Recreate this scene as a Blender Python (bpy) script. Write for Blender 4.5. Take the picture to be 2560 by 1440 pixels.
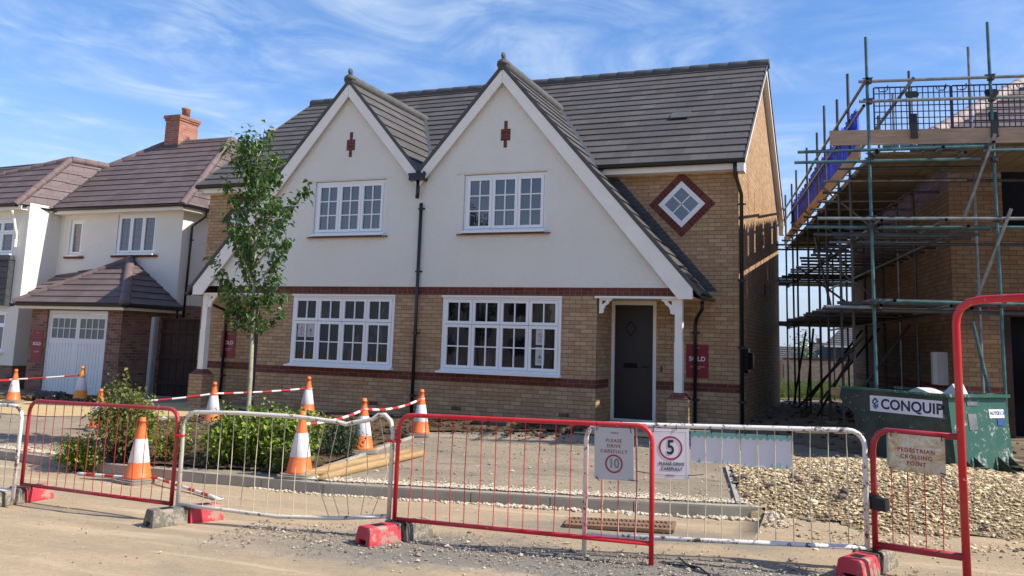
import bpy, math, random
import numpy as np
from mathutils import Vector, Matrix
R=math.radians
random.seed(7); np.random.seed(7)
scn=bpy.context.scene; COL=scn.collection
for _o in list(bpy.data.objects): bpy.data.objects.remove(_o)
# ---------------------------------------------------------------- camera
cam=bpy.data.cameras.new('camera'); camo=bpy.data.objects.new('camera',cam); COL.objects.link(camo)
yaw,pitch,roll=R(22.064),R(8.134),R(-1.800)
fwd=Vector((-math.sin(yaw)*math.cos(pitch),math.cos(yaw)*math.cos(pitch),math.sin(pitch)))
rt=Vector((math.cos(yaw),math.sin(yaw),0)); up=rt.cross(fwd)
r2=math.cos(roll)*rt-math.sin(roll)*up; u2=math.sin(roll)*rt+math.cos(roll)*up
m=Matrix((r2,u2,-fwd)).transposed().to_4x4(); m.translation=Vector((0,-15.062,1.62)); camo.matrix_world=m
cam.sensor_width=36; cam.lens=2158.7/2560*36; cam.shift_x=(1280-1289)/2560; cam.shift_y=(554.7-720)/2560
cam.clip_start=.1; cam.clip_end=3000; scn.camera=camo
# ---------------------------------------------------------------- world, sun, exposure
SUN_AZ=86; SUN_EL=43     # degrees clockwise from +Y, elevation
w=bpy.data.worlds.new('World'); scn.world=w; w.use_nodes=True
nt=w.node_tree; nt.nodes.clear()
def N(nt,t,**k):
    n=nt.nodes.new(t)
    for a,b in k.items(): setattr(n,a,b)
    return n
out=N(nt,'ShaderNodeOutputWorld'); bg=N(nt,'ShaderNodeBackground'); sky=N(nt,'ShaderNodeTexSky',sky_type='NISHITA',sun_disc=False)
sky.sun_elevation=R(SUN_EL); sky.sun_rotation=R(SUN_AZ); sky.air_density=1.0; sky.dust_density=.35; sky.ozone_density=2.6
tc=N(nt,'ShaderNodeTexCoord'); sep=N(nt,'ShaderNodeSeparateXYZ'); nt.links.new(tc.outputs['Generated'],sep.inputs[0])
mx=N(nt,'ShaderNodeMath',operation='MAXIMUM'); mx.inputs[1].default_value=.06; nt.links.new(sep.outputs[2],mx.inputs[0])
cb=N(nt,'ShaderNodeCombineXYZ')
for i in (0,1):
    dv=N(nt,'ShaderNodeMath',operation='DIVIDE'); nt.links.new(sep.outputs[i],dv.inputs[0]); nt.links.new(mx.outputs[0],dv.inputs[1]); nt.links.new(dv.outputs[0],cb.inputs[i])
def cloud(scale,rot,sx,sy,det,dist,lo,hi):
    mp=N(nt,'ShaderNodeMapping'); mp.inputs['Rotation'].default_value=(0,0,R(rot)); mp.inputs['Scale'].default_value=(sx,sy,1)
    nt.links.new(cb.outputs[0],mp.inputs[0])
    n=N(nt,'ShaderNodeTexNoise'); n.inputs['Scale'].default_value=scale; n.inputs['Detail'].default_value=det; n.inputs['Roughness'].default_value=.6; n.inputs['Distortion'].default_value=dist
    nt.links.new(mp.outputs[0],n.inputs['Vector'])
    r=N(nt,'ShaderNodeMapRange',interpolation_type='SMOOTHSTEP'); r.inputs[1].default_value=lo; r.inputs[2].default_value=hi; nt.links.new(n.outputs[0],r.inputs[0])
    return r.outputs[0]
c1=cloud(1.3,35,1,1.0,8,.8,.45,.78); c2=cloud(2.0,-30,1.0,.75,12,1.0,.36,.80); c3=cloud(.8,40,1,1,4,.4,.36,.62)
ml=N(nt,'ShaderNodeMath',operation='MULTIPLY'); nt.links.new(c2,ml.inputs[0]); nt.links.new(c3,ml.inputs[1])
ad=N(nt,'ShaderNodeMath',operation='ADD'); 
ms=N(nt,'ShaderNodeMath',operation='MULTIPLY'); nt.links.new(c1,ms.inputs[0]); ms.inputs[1].default_value=.30
nt.links.new(ms.outputs[0],ad.inputs[0]); nt.links.new(ml.outputs[0],ad.inputs[1]); ad.use_clamp=True
cs=N(nt,'ShaderNodeMath',operation='MULTIPLY'); cs.inputs[1].default_value=.88; nt.links.new(ad.outputs[0],cs.inputs[0])
hs=N(nt,'ShaderNodeHueSaturation'); hs.inputs['Saturation'].default_value=1.30; nt.links.new(sky.outputs[0],hs.inputs['Color'])
tn=N(nt,'ShaderNodeMix',data_type='RGBA',blend_type='MULTIPLY'); tn.inputs[0].default_value=1; nt.links.new(hs.outputs[0],tn.inputs[6]); tn.inputs[7].default_value=(1.25,.93,.95,1)
# pale band of humid air low over the horizon
hz=N(nt,'ShaderNodeMapRange',interpolation_type='SMOOTHSTEP'); hz.inputs[1].default_value=.0; hz.inputs[2].default_value=.24; hz.inputs[3].default_value=.85; hz.inputs[4].default_value=0; nt.links.new(sep.outputs[2],hz.inputs[0])
hm=N(nt,'ShaderNodeMix',data_type='RGBA'); nt.links.new(hz.outputs[0],hm.inputs[0]); nt.links.new(tn.outputs[2],hm.inputs[6]); hm.inputs[7].default_value=(1.8,2.7,3.9,1)
mixc=N(nt,'ShaderNodeMix',data_type='RGBA'); nt.links.new(cs.outputs[0],mixc.inputs[0]); nt.links.new(hm.outputs[2],mixc.inputs[6]); mixc.inputs[7].default_value=(3.3,4.0,4.9,1)
bg.inputs[1].default_value=.135; nt.links.new(mixc.outputs[2],bg.inputs[0]); nt.links.new(bg.outputs[0],out.inputs[0])
sl=bpy.data.lights.new('sun','SUN'); sl.energy=4.2; sl.angle=R(.53); sl.color=(1,.93,.82)
so=bpy.data.objects.new('sun',sl); COL.objects.link(so)
sv=Vector((math.sin(R(SUN_AZ))*math.cos(R(SUN_EL)),math.cos(R(SUN_AZ))*math.cos(R(SUN_EL)),math.sin(R(SUN_EL))))
so.rotation_mode='QUATERNION'; so.rotation_quaternion=sv.to_track_quat('Z','Y'); so.location=(20,10,30)
scn.view_settings.view_transform='Standard'; scn.view_settings.look='None'; scn.view_settings.gamma=1; scn.view_settings.exposure=.68
scn.render.resolution_x=1024; scn.render.resolution_y=576
# ---------------------------------------------------------------- materials
MATS={}
def mat(name):
    m=bpy.data.materials.new(name); m.use_nodes=True; t=m.node_tree; b=t.nodes['Principled BSDF']; MATS[name]=m
    return m,t,b
def lk(t,a,b): t.links.new(a,b)
def setspec(b,v): b.inputs['Specular IOR Level'].default_value=v
def noise(t,scale,det=4,rough=.6,vec=None,dist=0):
    n=N(t,'ShaderNodeTexNoise'); n.inputs['Scale'].default_value=scale; n.inputs['Detail'].default_value=det; n.inputs['Roughness'].default_value=rough; n.inputs['Distortion'].default_value=dist
    if vec is None:
        c=N(t,'ShaderNodeTexCoord'); vec=c.outputs['Object']
    lk(t,vec,n.inputs['Vector']); return n.outputs[0]
def rng(t,src,lo,hi,a=0,b=1,smooth=False):
    r=N(t,'ShaderNodeMapRange'); 
    if smooth: r.interpolation_type='SMOOTHSTEP'
    r.inputs[1].default_value=lo; r.inputs[2].default_value=hi; r.inputs[3].default_value=a; r.inputs[4].default_value=b; lk(t,src,r.inputs[0]); return r.outputs[0]
def mix(t,fac,a,b,bt='MIX'):
    n=N(t,'ShaderNodeMix',data_type='RGBA',blend_type=bt)
    for s,i in ((fac,0),(a,6),(b,7)):
        if isinstance(s,(int,float)): n.inputs[i].default_value=s
        elif isinstance(s,tuple): n.inputs[i].default_value=s+(1,) if len(s)==3 else s
        else: lk(t,s,n.inputs[i])
    return n.outputs[2]
def bump(t,b,src,strength,dist=.01):
    n=N(t,'ShaderNodeBump'); n.inputs['Strength'].default_value=strength; n.inputs['Distance'].default_value=dist; lk(t,src,n.inputs['Height']); lk(t,n.outputs[0],b.inputs['Normal']); return n
def plain(name,c,rough=.5,var=.12,vs=6,metal=0,spec=.4,bs=0,bd=.003,bsc=40):
    m,t,b=mat(name); b.inputs['Roughness'].default_value=rough; b.inputs['Metallic'].default_value=metal; setspec(b,spec)
    if var:
        f=noise(t,vs,5); o=mix(t,rng(t,f,.3,.7),tuple(x*(1-var) for x in c),tuple(min(1,x*(1+var)) for x in c)); lk(t,o,b.inputs['Base Color'])
    else: b.inputs['Base Color'].default_value=c+(1,)
    if bs: bump(t,b,noise(t,bsc,4),bs,bd)
    return m
def worn(name,c,under,amount=.62,rough=.4,sc=9,dirt=(.35,.28,.2),dz=0.12):
    # paint with chips and dust
    m,t,b=mat(name); b.inputs['Roughness'].default_value=rough; setspec(b,.4)
    f=noise(t,sc,8,.7); f2=noise(t,sc*4,6,.7); s=N(t,'ShaderNodeMath',operation='ADD'); lk(t,f,s.inputs[0]); s2=N(t,'ShaderNodeMath',operation='MULTIPLY'); lk(t,f2,s2.inputs[0]); s2.inputs[1].default_value=.35; lk(t,s2.outputs[0],s.inputs[1])
    k=rng(t,s.outputs[0],amount+.2,amount+.24)
    d=rng(t,noise(t,3,4),.45,.75,0,.35)
    col=mix(t,d,c,tuple((x+y)/2 for x,y in zip(c,dirt)))
    lk(t,mix(t,k,col,under),b.inputs['Base Color']); bump(t,b,k,-.3,.002)
    return m
def brick(name,c1,c2,c3,mortar,bw=.225,bh=.075,mo=.011,off=.5,rough=.85,voff=0,bs=.7,dist=.006,bias=0,stain=.25,blot=0):
    m,t,b=mat(name); b.inputs['Roughness'].default_value=rough; setspec(b,.15)
    uv=N(t,'ShaderNodeUVMap'); mp=N(t,'ShaderNodeMapping'); mp.inputs['Location'].default_value=(0.04,voff,0); lk(t,uv.outputs[0],mp.inputs[0])
    bt=N(t,'ShaderNodeTexBrick'); bt.offset=off; bt.offset_frequency=2; bt.squash=1; bt.inputs['Scale'].default_value=1
    bt.inputs['Brick Width'].default_value=bw; bt.inputs['Row Height'].default_value=bh; bt.inputs['Mortar Size'].default_value=mo*.5; bt.inputs['Mortar Smooth'].default_value=.15; bt.inputs['Bias'].default_value=bias
    bt.inputs['Color1'].default_value=(0,0,0,1); bt.inputs['Color2'].default_value=(1,1,1,1); bt.inputs['Mortar'].default_value=(.5,.5,.5,1)
    lk(t,mp.outputs[0],bt.inputs['Vector'])
    cr=N(t,'ShaderNodeValToRGB'); cr.color_ramp.elements[0].color=c1+(1,); cr.color_ramp.elements[1].color=c3+(1,); e=cr.color_ramp.elements.new(.55); e.color=c2+(1,); lk(t,bt.outputs['Color'],cr.inputs[0])
    n1=noise(t,55,4,.7,mp.outputs[0]); n2=noise(t,1.3,5,.6,mp.outputs[0])
    o=mix(t,rng(t,n1,.3,.75,0,.45),cr.outputs[0],tuple(x*.6 for x in c1),'MIX')
    if blot:  # kiss marks within bricks
        n3=noise(t,9,2,.5,mp.outputs[0]); o=mix(t,rng(t,n3,.56,.66,0,blot),o,tuple(x*.52 for x in c2))
    o=mix(t,bt.outputs['Fac'],o,mortar)
    o=mix(t,rng(t,n2,.35,.75,0,stain),o,(.5,.45,.4),'MULTIPLY')
    lk(t,o,b.inputs['Base Color'])
    h=N(t,'ShaderNodeMath',operation='SUBTRACT'); h.inputs[0].default_value=1; lk(t,bt.outputs['Fac'],h.inputs[1])
    h2=N(t,'ShaderNodeMath',operation='MULTIPLY_ADD'); lk(t,n1,h2.inputs[0]); h2.inputs[1].default_value=.35; lk(t,h.outputs[0],h2.inputs[2])
    bump(t,b,h2.outputs[0],bs,dist); return m
brick('buff_brick',(.43,.265,.14),(.51,.335,.19),(.58,.41,.25),(.24,.145,.08),voff=0.0,blot=.45)
brick('buff_brick_darkened',(.23,.14,.075),(.275,.175,.10),(.32,.21,.13),(.12,.072,.045),voff=0.0,blot=.35)  # buff brick with the shade under the scaffold decks put into its colour
brick('red_brick',(.13,.04,.03),(.17,.055,.04),(.20,.065,.045),(.25,.16,.13),mo=.009,stain=.1)
brick('red_header',(.13,.04,.03),(.17,.055,.04),(.20,.065,.045),(.25,.16,.13),bw=.1125,bh=.0755,mo=.008,off=0,stain=.1)
brick('mixed_brick',(.17,.085,.06),(.30,.15,.105),(.36,.20,.14),(.30,.24,.19),stain=.3)
brick('chimney_brick',(.32,.12,.08),(.40,.17,.11),(.46,.22,.15),(.42,.34,.28))
brick('garden_brick_sunlit',(.52,.30,.17),(.64,.40,.24),(.70,.48,.30),(.5,.42,.32))  # colour raised and warmed as if sun struck the far wall
def tile(name,c,c2,gap,joint=.9,gauge=.32,wd=.34):
    m=brick(name,c,tuple((x+y)/2 for x,y in zip(c,c2)),c2,gap,bw=wd,bh=gauge,mo=.007,off=.5,rough=.62,bs=.5,dist=.004,stain=.4)
    setspec(m.node_tree.nodes['Principled BSDF'],.35); return m
tile('grey_tile',(.090,.082,.078),(.132,.120,.112),(.045,.042,.042))
tile('brown_tile',(.135,.098,.095),(.18,.137,.133),(.05,.035,.035))
tile('far_tile',(.10,.095,.10),(.14,.13,.135),(.05,.05,.055))
plain('ridge_grey',(.085,.085,.08),.7,.2,5,bs=.3)
plain('ridge_brown',(.155,.11,.105),.7,.2,5,bs=.3)
plain('ridge_pale',(.36,.29,.26),.7,.2,5,bs=.3)
plain('lead',(.055,.06,.065),.55,.25,8,bs=.3)
m,t,b=mat('render'); b.inputs['Roughness'].default_value=.95; setspec(b,.1)
n1=noise(t,.8,5); n2=noise(t,38,6,.7); c=mix(t,rng(t,n1,.3,.75,0,1),(.90,.86,.76),(.84,.79,.68)); lk(t,c,b.inputs['Base Color']); bump(t,b,n2,1.0,.03)
plain('white_upvc',(.84,.83,.80),.28,.02,3,spec=.5)
plain('white_trim',(.84,.79,.69),.5,.05,4,spec=.4)
plain('white_door',(.76,.75,.72),.4,.03,3)
plain('black_plastic',(.012,.013,.015),.3,.1,4,spec=.5)
plain('dark_door',(.026,.021,.019),.45,.08,4)
plain('door_recess',(.055,.05,.045),.5,.1,4)
plain('dark_metal',(.02,.02,.022),.35,.1,5,metal=.3)
def glass(name,c,ior,rough=.03,lines=None):
    m,t,b=mat(name); b.inputs['Base Color'].default_value=c+(1,); b.inputs['Roughness'].default_value=rough; b.inputs['IOR'].default_value=ior; setspec(b,.5)
    f=noise(t,2.2,2); bump(t,b,f,.06,.02)
    return m,t,b
m,t,b=glass('pane_dark',(.008,.008,.010),1.45)
_c=N(t,'ShaderNodeTexCoord'); _m=N(t,'ShaderNodeMapping'); _m.inputs['Scale'].default_value=(2.2,1,.7); lk(t,_c.outputs['Object'],_m.inputs[0])
_n=noise(t,2.4,5,.6,_m.outputs[0],1.2); lk(t,mix(t,rng(t,_n,.56,.72),(.007,.007,.009),(.06,.058,.055)),b.inputs['Base Color'])
glass('pane_upper',(.035,.035,.045),2.05,.02)
m,t,b=glass('pane_lead',(.10,.10,.12),1.7,.06)
uv=N(t,'ShaderNodeUVMap'); bt=N(t,'ShaderNodeTexBrick'); bt.offset=0; bt.inputs['Scale'].default_value=1; bt.inputs['Brick Width'].default_value=.14; bt.inputs['Row Height'].default_value=.2; bt.inputs['Mortar Size'].default_value=.004
lk(t,uv.outputs[0],bt.inputs['Vector']); wv=N(t,'ShaderNodeTexWave'); wv.inputs['Scale'].default_value=9; wv.inputs['Distortion'].default_value=1.5; lk(t,uv.outputs[0],wv.inputs['Vector'])
cc=mix(t,wv.outputs[0],(.05,.05,.07),(.22,.22,.25)); lk(t,mix(t,bt.outputs['Fac'],cc,(.03,.03,.03)),b.inputs['Base Color'])
glass('pane_garage',(.14,.14,.14),1.5,.3)
worn('red_paint',(.60,.018,.028),(.60,.55,.52),.66,.35)
worn('dark_red_paint',(.38,.022,.032),(.5,.4,.35),.66,.4)
worn('white_paint',(.72,.70,.66),(.12,.09,.07),.53,.4)
worn('offwhite_paint',(.68,.64,.54),(.2,.15,.1),.56,.4)
worn('cream_paint',(.60,.54,.38),(.25,.18,.1),.58,.4)
worn('foot_red',(.52,.035,.055),(.36,.22,.17),.53,.6,3)
worn('foot_grey',(.14,.13,.10),(.30,.26,.2),.5,.85,6)
worn('skip_shaded',(.009,.028,.021),(.2,.2,.18),.62,.45,7)  # skip paint darkened as if in shade; skip_green is the lit tone
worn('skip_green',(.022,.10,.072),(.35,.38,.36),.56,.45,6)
plain('galv',(.22,.235,.23),.42,.35,9,metal=.55,bs=.25,bd=.002,bsc=60)
plain('galv_teal',(.07,.145,.145),.45,.4,7,metal=.35,bs=.25,bd=.002,bsc=60)
plain('galv_dark',(.075,.075,.072),.5,.3,7,metal=.45)
def wood(name,a,b_,sc=1,rough=.75):
    m,t,b=mat(name); b.inputs['Roughness'].default_value=rough; setspec(b,.2)
    uv=N(t,'ShaderNodeUVMap'); mp=N(t,'ShaderNodeMapping'); mp.inputs['Scale'].default_value=(1*sc,9*sc,1); lk(t,uv.outputs[0],mp.inputs[0])
    n=noise(t,2.2,7,.65,mp.outputs[0],1.0); n2=noise(t,1.1,3,.5,uv.outputs[0])
    o=mix(t,rng(t,n,.3,.7),a,b_); o=mix(t,rng(t,n2,.4,.7,0,.5),o,tuple(x*.6 for x in a)); lk(t,o,b.inputs['Base Color']); bump(t,b,n,.3,.003); return m
wood('board_wood',(.30,.20,.13),(.46,.34,.24)); wood('pale_wood',(.30,.19,.09),(.50,.34,.17),2.5); wood('orange_wood',(.42,.24,.12),(.55,.34,.18))
wood('deck_wood',(.16,.12,.085),(.26,.20,.145)); wood('fence_wood',(.035,.02,.015),(.065,.036,.025)); wood('old_wood',(.26,.20,.14),(.36,.29,.21))
plain('concrete',(.38,.35,.29),.9,.22,3,bs=.5,bd=.004,bsc=60); plain('concrete_post',(.33,.32,.30),.9,.1,3,bs=.3)
plain('kerb_concrete',(.34,.31,.245),.9,.16,2.5,bs=.5,bd=.004,bsc=70)
plain('cone_orange',(.78,.17,.04),.42,.1,6); plain('cone_amber',(.80,.27,.03),.42,.1,6)
plain('cone_white',(.66,.64,.64),.5,.10,5); plain('cone_base',(.23,.21,.165),.9,.2,6,bs=.3)
plain('stripe_red',(.52,.03,.03),.4,.08,6); plain('stripe_white',(.75,.74,.70),.4,.06,6)
plain('sign_red',(.22,.012,.025),.35,.04,3); plain('sign_ink_red',(.33,.03,.06),.5,0); plain('sign_white',(.70,.69,.72),.45,.04,4); plain('sign_grey',(.50,.50,.49),.5,.05,4)
plain('sign_text_white',(.75,.65,.65),.5,0); plain('ink_dark',(.02,.022,.03),.5,0); plain('ink_grey',(.17,.18,.18),.5,0); plain('ink_navy',(.012,.014,.07),.5,0); plain('ink_teal',(.05,.22,.33),.5,0); plain('ink_blue',(.03,.08,.3),.5,0)
plain('mint',(.22,.50,.43),.5,.08,5); plain('faint_pink',(.42,.12,.14),.5,0)
plain('plaque',(.12,.12,.12),.5,0)
m,t,b=mat('muddy_board'); f=noise(t,9,9,.75,None,1.5); f2=noise(t,2.5,4)
o=mix(t,rng(t,f,.38,.62),(.46,.29,.09),(.76,.70,.56)); lk(t,mix(t,rng(t,f2,.35,.7,0,.5),o,(.40,.28,.12)),b.inputs['Base Color']); b.inputs['Roughness'].default_value=.8  # mud and board colours lightened as if lit through from behind
plain('netting_blue',(.035,.08,.66),.55,.5,6); plain('guard_blue',(.015,.02,.06),.4,.1,5)
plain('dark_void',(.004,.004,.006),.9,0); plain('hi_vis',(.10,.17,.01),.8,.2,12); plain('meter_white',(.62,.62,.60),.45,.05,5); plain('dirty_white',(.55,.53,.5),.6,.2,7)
plain('bark',(.34,.31,.22),.85,.3,14,bs=.5,bd=.004,bsc=50); plain('twig',(.12,.075,.05),.85,.2,12); plain('tin',(.2,.2,.2),.4,.2,5,metal=.7)
plain('pot',(.012,.013,.014),.5,.1,8); plain('rust',(.22,.13,.08),.85,.3,10,bs=.4,bsc=60); plain('terracotta',(.42,.13,.07),.7,.15,8); plain('binbag',(.008,.008,.009),.25,.1,8,bs=.6,bd=.02,bsc=14)
plain('far_render',(.5,.5,.48),.9,.05); plain('far_dark_wall',(.03,.035,.05),.8,.1)
def attrmat(name,cols,rough=.8,trans=0,spec=.3,bs=0):
    m,t,b=mat(name); a=N(t,'ShaderNodeAttribute',attribute_name='rnd'); cr=N(t,'ShaderNodeValToRGB'); el=cr.color_ramp.elements
    n=len(cols); el[0].color=cols[0]+(1,); el[1].color=cols[-1]+(1,)
    for i in range(1,n-1): e=el.new(i/(n-1)); e.color=cols[i]+(1,)
    lk(t,a.outputs['Fac'],cr.inputs[0]); 
    nn=noise(t,40,4); o=mix(t,rng(t,nn,.35,.7,0,.4),cr.outputs[0],(.5,.45,.4),'MULTIPLY') if bs else cr.outputs[0]
    lk(t,o,b.inputs['Base Color']); b.inputs['Roughness'].default_value=rough; setspec(b,spec)
    if trans:
        tr=N(t,'ShaderNodeBsdfTranslucent'); g=mix(t,.5,o,(.25,.42,.04)); lk(t,g,tr.inputs[0]); ms=N(t,'ShaderNodeMixShader'); ms.inputs[0].default_value=trans
        lk(t,b.outputs[0],ms.inputs[1]); lk(t,tr.outputs[0],ms.inputs[2]); lk(t,ms.outputs[0],t.nodes['Material Output'].inputs[0])
    return m
attrmat('leaf_tree',[(.022,.06,.016),(.045,.105,.022),(.075,.155,.035),(.14,.23,.06)],.32,.22,.5)
attrmat('leaf_shrub',[(.05,.10,.015),(.13,.21,.025),(.23,.31,.035),(.38,.40,.07)],.4,.2,.4)
attrmat('leaf_dark',[(.008,.025,.012),(.015,.045,.015),(.03,.07,.02)],.5,.12,.4)
attrmat('leaf_yellow',[(.08,.13,.02),(.2,.26,.03),(.36,.38,.05)],.4,.25,.4)
attrmat('leaf_brown',[(.10,.055,.03),(.12,.15,.03),(.16,.22,.05),(.26,.20,.09)],.6,.15,.2)
attrmat('grass_blade',[(.035,.065,.02),(.065,.10,.03),(.12,.14,.05),(.24,.22,.12)],.7,.25,.2)
attrmat('stone_gold',[(.20,.16,.13),(.42,.31,.17),(.60,.45,.24),(.70,.56,.34),(.78,.68,.48)],.85,0,.2,1)
attrmat('stone_pale',[(.50,.42,.30),(.60,.52,.39),(.70,.63,.52)],.85,0,.2,1)
attrmat('stone_mix',[(.15,.125,.105),(.30,.25,.195),(.45,.37,.27),(.6,.52,.40)],.9,0,.2,1)
attrmat('grit',[(.24,.19,.14),(.40,.32,.22),(.55,.44,.30),(.68,.58,.42)],.9,0,.1,0)
attrmat('flint_dark',[(.10,.08,.075),(.17,.13,.12),(.26,.2,.17)],.85,0,.2,1)
attrmat('clod',[(.05,.03,.02),(.09,.06,.04),(.15,.11,.07)],.95,0,.1,1)
# ground materials (patches keyed to object space noise)
def groundmat(name,cols,sc=.35,speck=.3,bs=.6,det=9,lo=.38,hi=.62,fine=90,bd=.01):
    m,t,b=mat(name); b.inputs['Roughness'].default_value=.95; setspec(b,.1)
    tcx=N(t,'ShaderNodeTexCoord'); mp=N(t,'ShaderNodeMapping'); mp.inputs['Scale'].default_value=(.55,1.3,1); lk(t,tcx.outputs['Object'],mp.inputs[0])
    f=noise(t,sc,det,.62,mp.outputs[0],.6); g=noise(t,fine,5,.75); h=noise(t,fine*.25,5,.7)
    o=mix(t,rng(t,f,lo,hi,0,1,True),cols[0],cols[1])
    if len(cols)>2:
        f3=noise(t,sc*2.7,7,.65,mp.outputs[0]); o=mix(t,rng(t,f3,.52,.68,0,.85,True),o,cols[2])
    o=mix(t,rng(t,h,.35,.7,0,.7),o,tuple(x*.66 for x in cols[0]))
    md=noise(t,3.6,9,.72,mp.outputs[0],.4); o=mix(t,rng(t,md,.45,.68,0,.55),o,tuple(x*.7 for x in cols[1])); o=mix(t,rng(t,md,.42,.25,0,.4),o,tuple(min(1,x*1.22) for x in cols[0]))
    o=mix(t,rng(t,g,.58,.72,0,speck),o,tuple(x*.35 for x in cols[0])); o=mix(t,rng(t,g,.22,.36,speck,0),o,(.62,.56,.46))
    lk(t,o,b.inputs['Base Color'])
    s=N(t,'ShaderNodeMath',operation='ADD'); lk(t,g,s.inputs[0]); lk(t,h,s.inputs[1]); bump(t,b,s.outputs[0],bs,bd); return m
groundmat('road_mat',[(.53,.40,.25),(.47,.36,.235),(.37,.30,.215)],.42,.35,.7)
def road_band():   # swept line of grey grit lying where the barriers stand
    t=MATS['road_mat'].node_tree; b=t.nodes['Principled BSDF']; src=b.inputs['Base Color'].links[0].from_socket
    tcx=N(t,'ShaderNodeTexCoord'); sp_=N(t,'ShaderNodeSeparateXYZ'); lk(t,tcx.outputs['Object'],sp_.inputs[0])
    n1=noise(t,.9,8,.7); n2=noise(t,6,6,.75)
    def M2(op,a,b_): 
        q=N(t,'ShaderNodeMath',operation=op)
        for k,v in enumerate((a,b_)):
            if isinstance(v,(int,float)): q.inputs[k].default_value=v
            else: lk(t,v,q.inputs[k])
        return q.outputs[0]
    y=M2('ADD',sp_.outputs[1],7.98); y=M2('SUBTRACT',y,M2('MULTIPLY',sp_.outputs[0],.06)); y=M2('ADD',y,M2('MULTIPLY',M2('SUBTRACT',n1,.5),1.1)); y=M2('ADD',y,M2('MULTIPLY',M2('SUBTRACT',n2,.5),.8))
    a=M2('ABSOLUTE',y,0); m1=rng(t,a,.85,.35,0,1,True); mx_=rng(t,sp_.outputs[0],-6.6,-3.6,.0,1,True); k=M2('MULTIPLY',m1,mx_)
    y2=M2('ABSOLUTE',M2('ADD',M2('ADD',sp_.outputs[1],6.75),M2('MULTIPLY',M2('SUBTRACT',n1,.5),1.6)),0); k2=M2('MULTIPLY',M2('MULTIPLY',rng(t,y2,.45,.1,0,.7,True),rng(t,sp_.outputs[0],-4,-3,0,1,True)),rng(t,sp_.outputs[0],-.3,-1.0,0,1,True))
    k=M2('MAXIMUM',k,k2); sp2=noise(t,70,5,.8); dk=mix(t,rng(t,sp2,.3,.7),(.11,.105,.095),(.30,.275,.235))
    mq=N(t,'ShaderNodeMapping'); mq.inputs['Scale'].default_value=(.10,2.0,1); mq.inputs['Rotation'].default_value=(0,0,R(-4)); lk(t,tcx.outputs['Object'],mq.inputs[0])
    tr_=noise(t,1.6,7,.6,mq.outputs[0],.3); src=mix(t,rng(t,tr_,.50,.66,0,.55,True),src,(.34,.275,.19)); src=mix(t,rng(t,tr_,.46,.34,0,.5,True),src,(.62,.50,.34))
    lk(t,mix(t,M2('MULTIPLY',k,.9),src,dk),b.inputs['Base Color'])
road_band()
groundmat('dark_gravel_mat',[(.21,.185,.155),(.30,.25,.19),(.17,.155,.14)],.8,.5,1.0,fine=60,bd=.02)
groundmat('drive_mat',[(.29,.245,.185),(.42,.34,.235),(.19,.17,.145)],1.0,.4,.7)
groundmat('gravel_gold_mat',[(.50,.38,.22),(.42,.32,.19),(.33,.26,.17)],2.0,.5,1.0,fine=50,bd=.03)
groundmat('soil_mat',[(.13,.085,.05),(.20,.14,.085),(.32,.25,.16)],1.4,.5,1.0,fine=40,bd=.03)
groundmat('sand_mat',[(.62,.46,.24),(.58,.42,.22),(.5,.38,.22)],.8,.08,.3)
groundmat('field_mat',[(.12,.12,.05),(.2,.17,.09),(.28,.22,.13)],.5,.4,.8)
groundmat('shade_mud',[(.24,.19,.13),(.18,.14,.10),(.30,.25,.17)],.7,.4,.8,fine=50)
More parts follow.
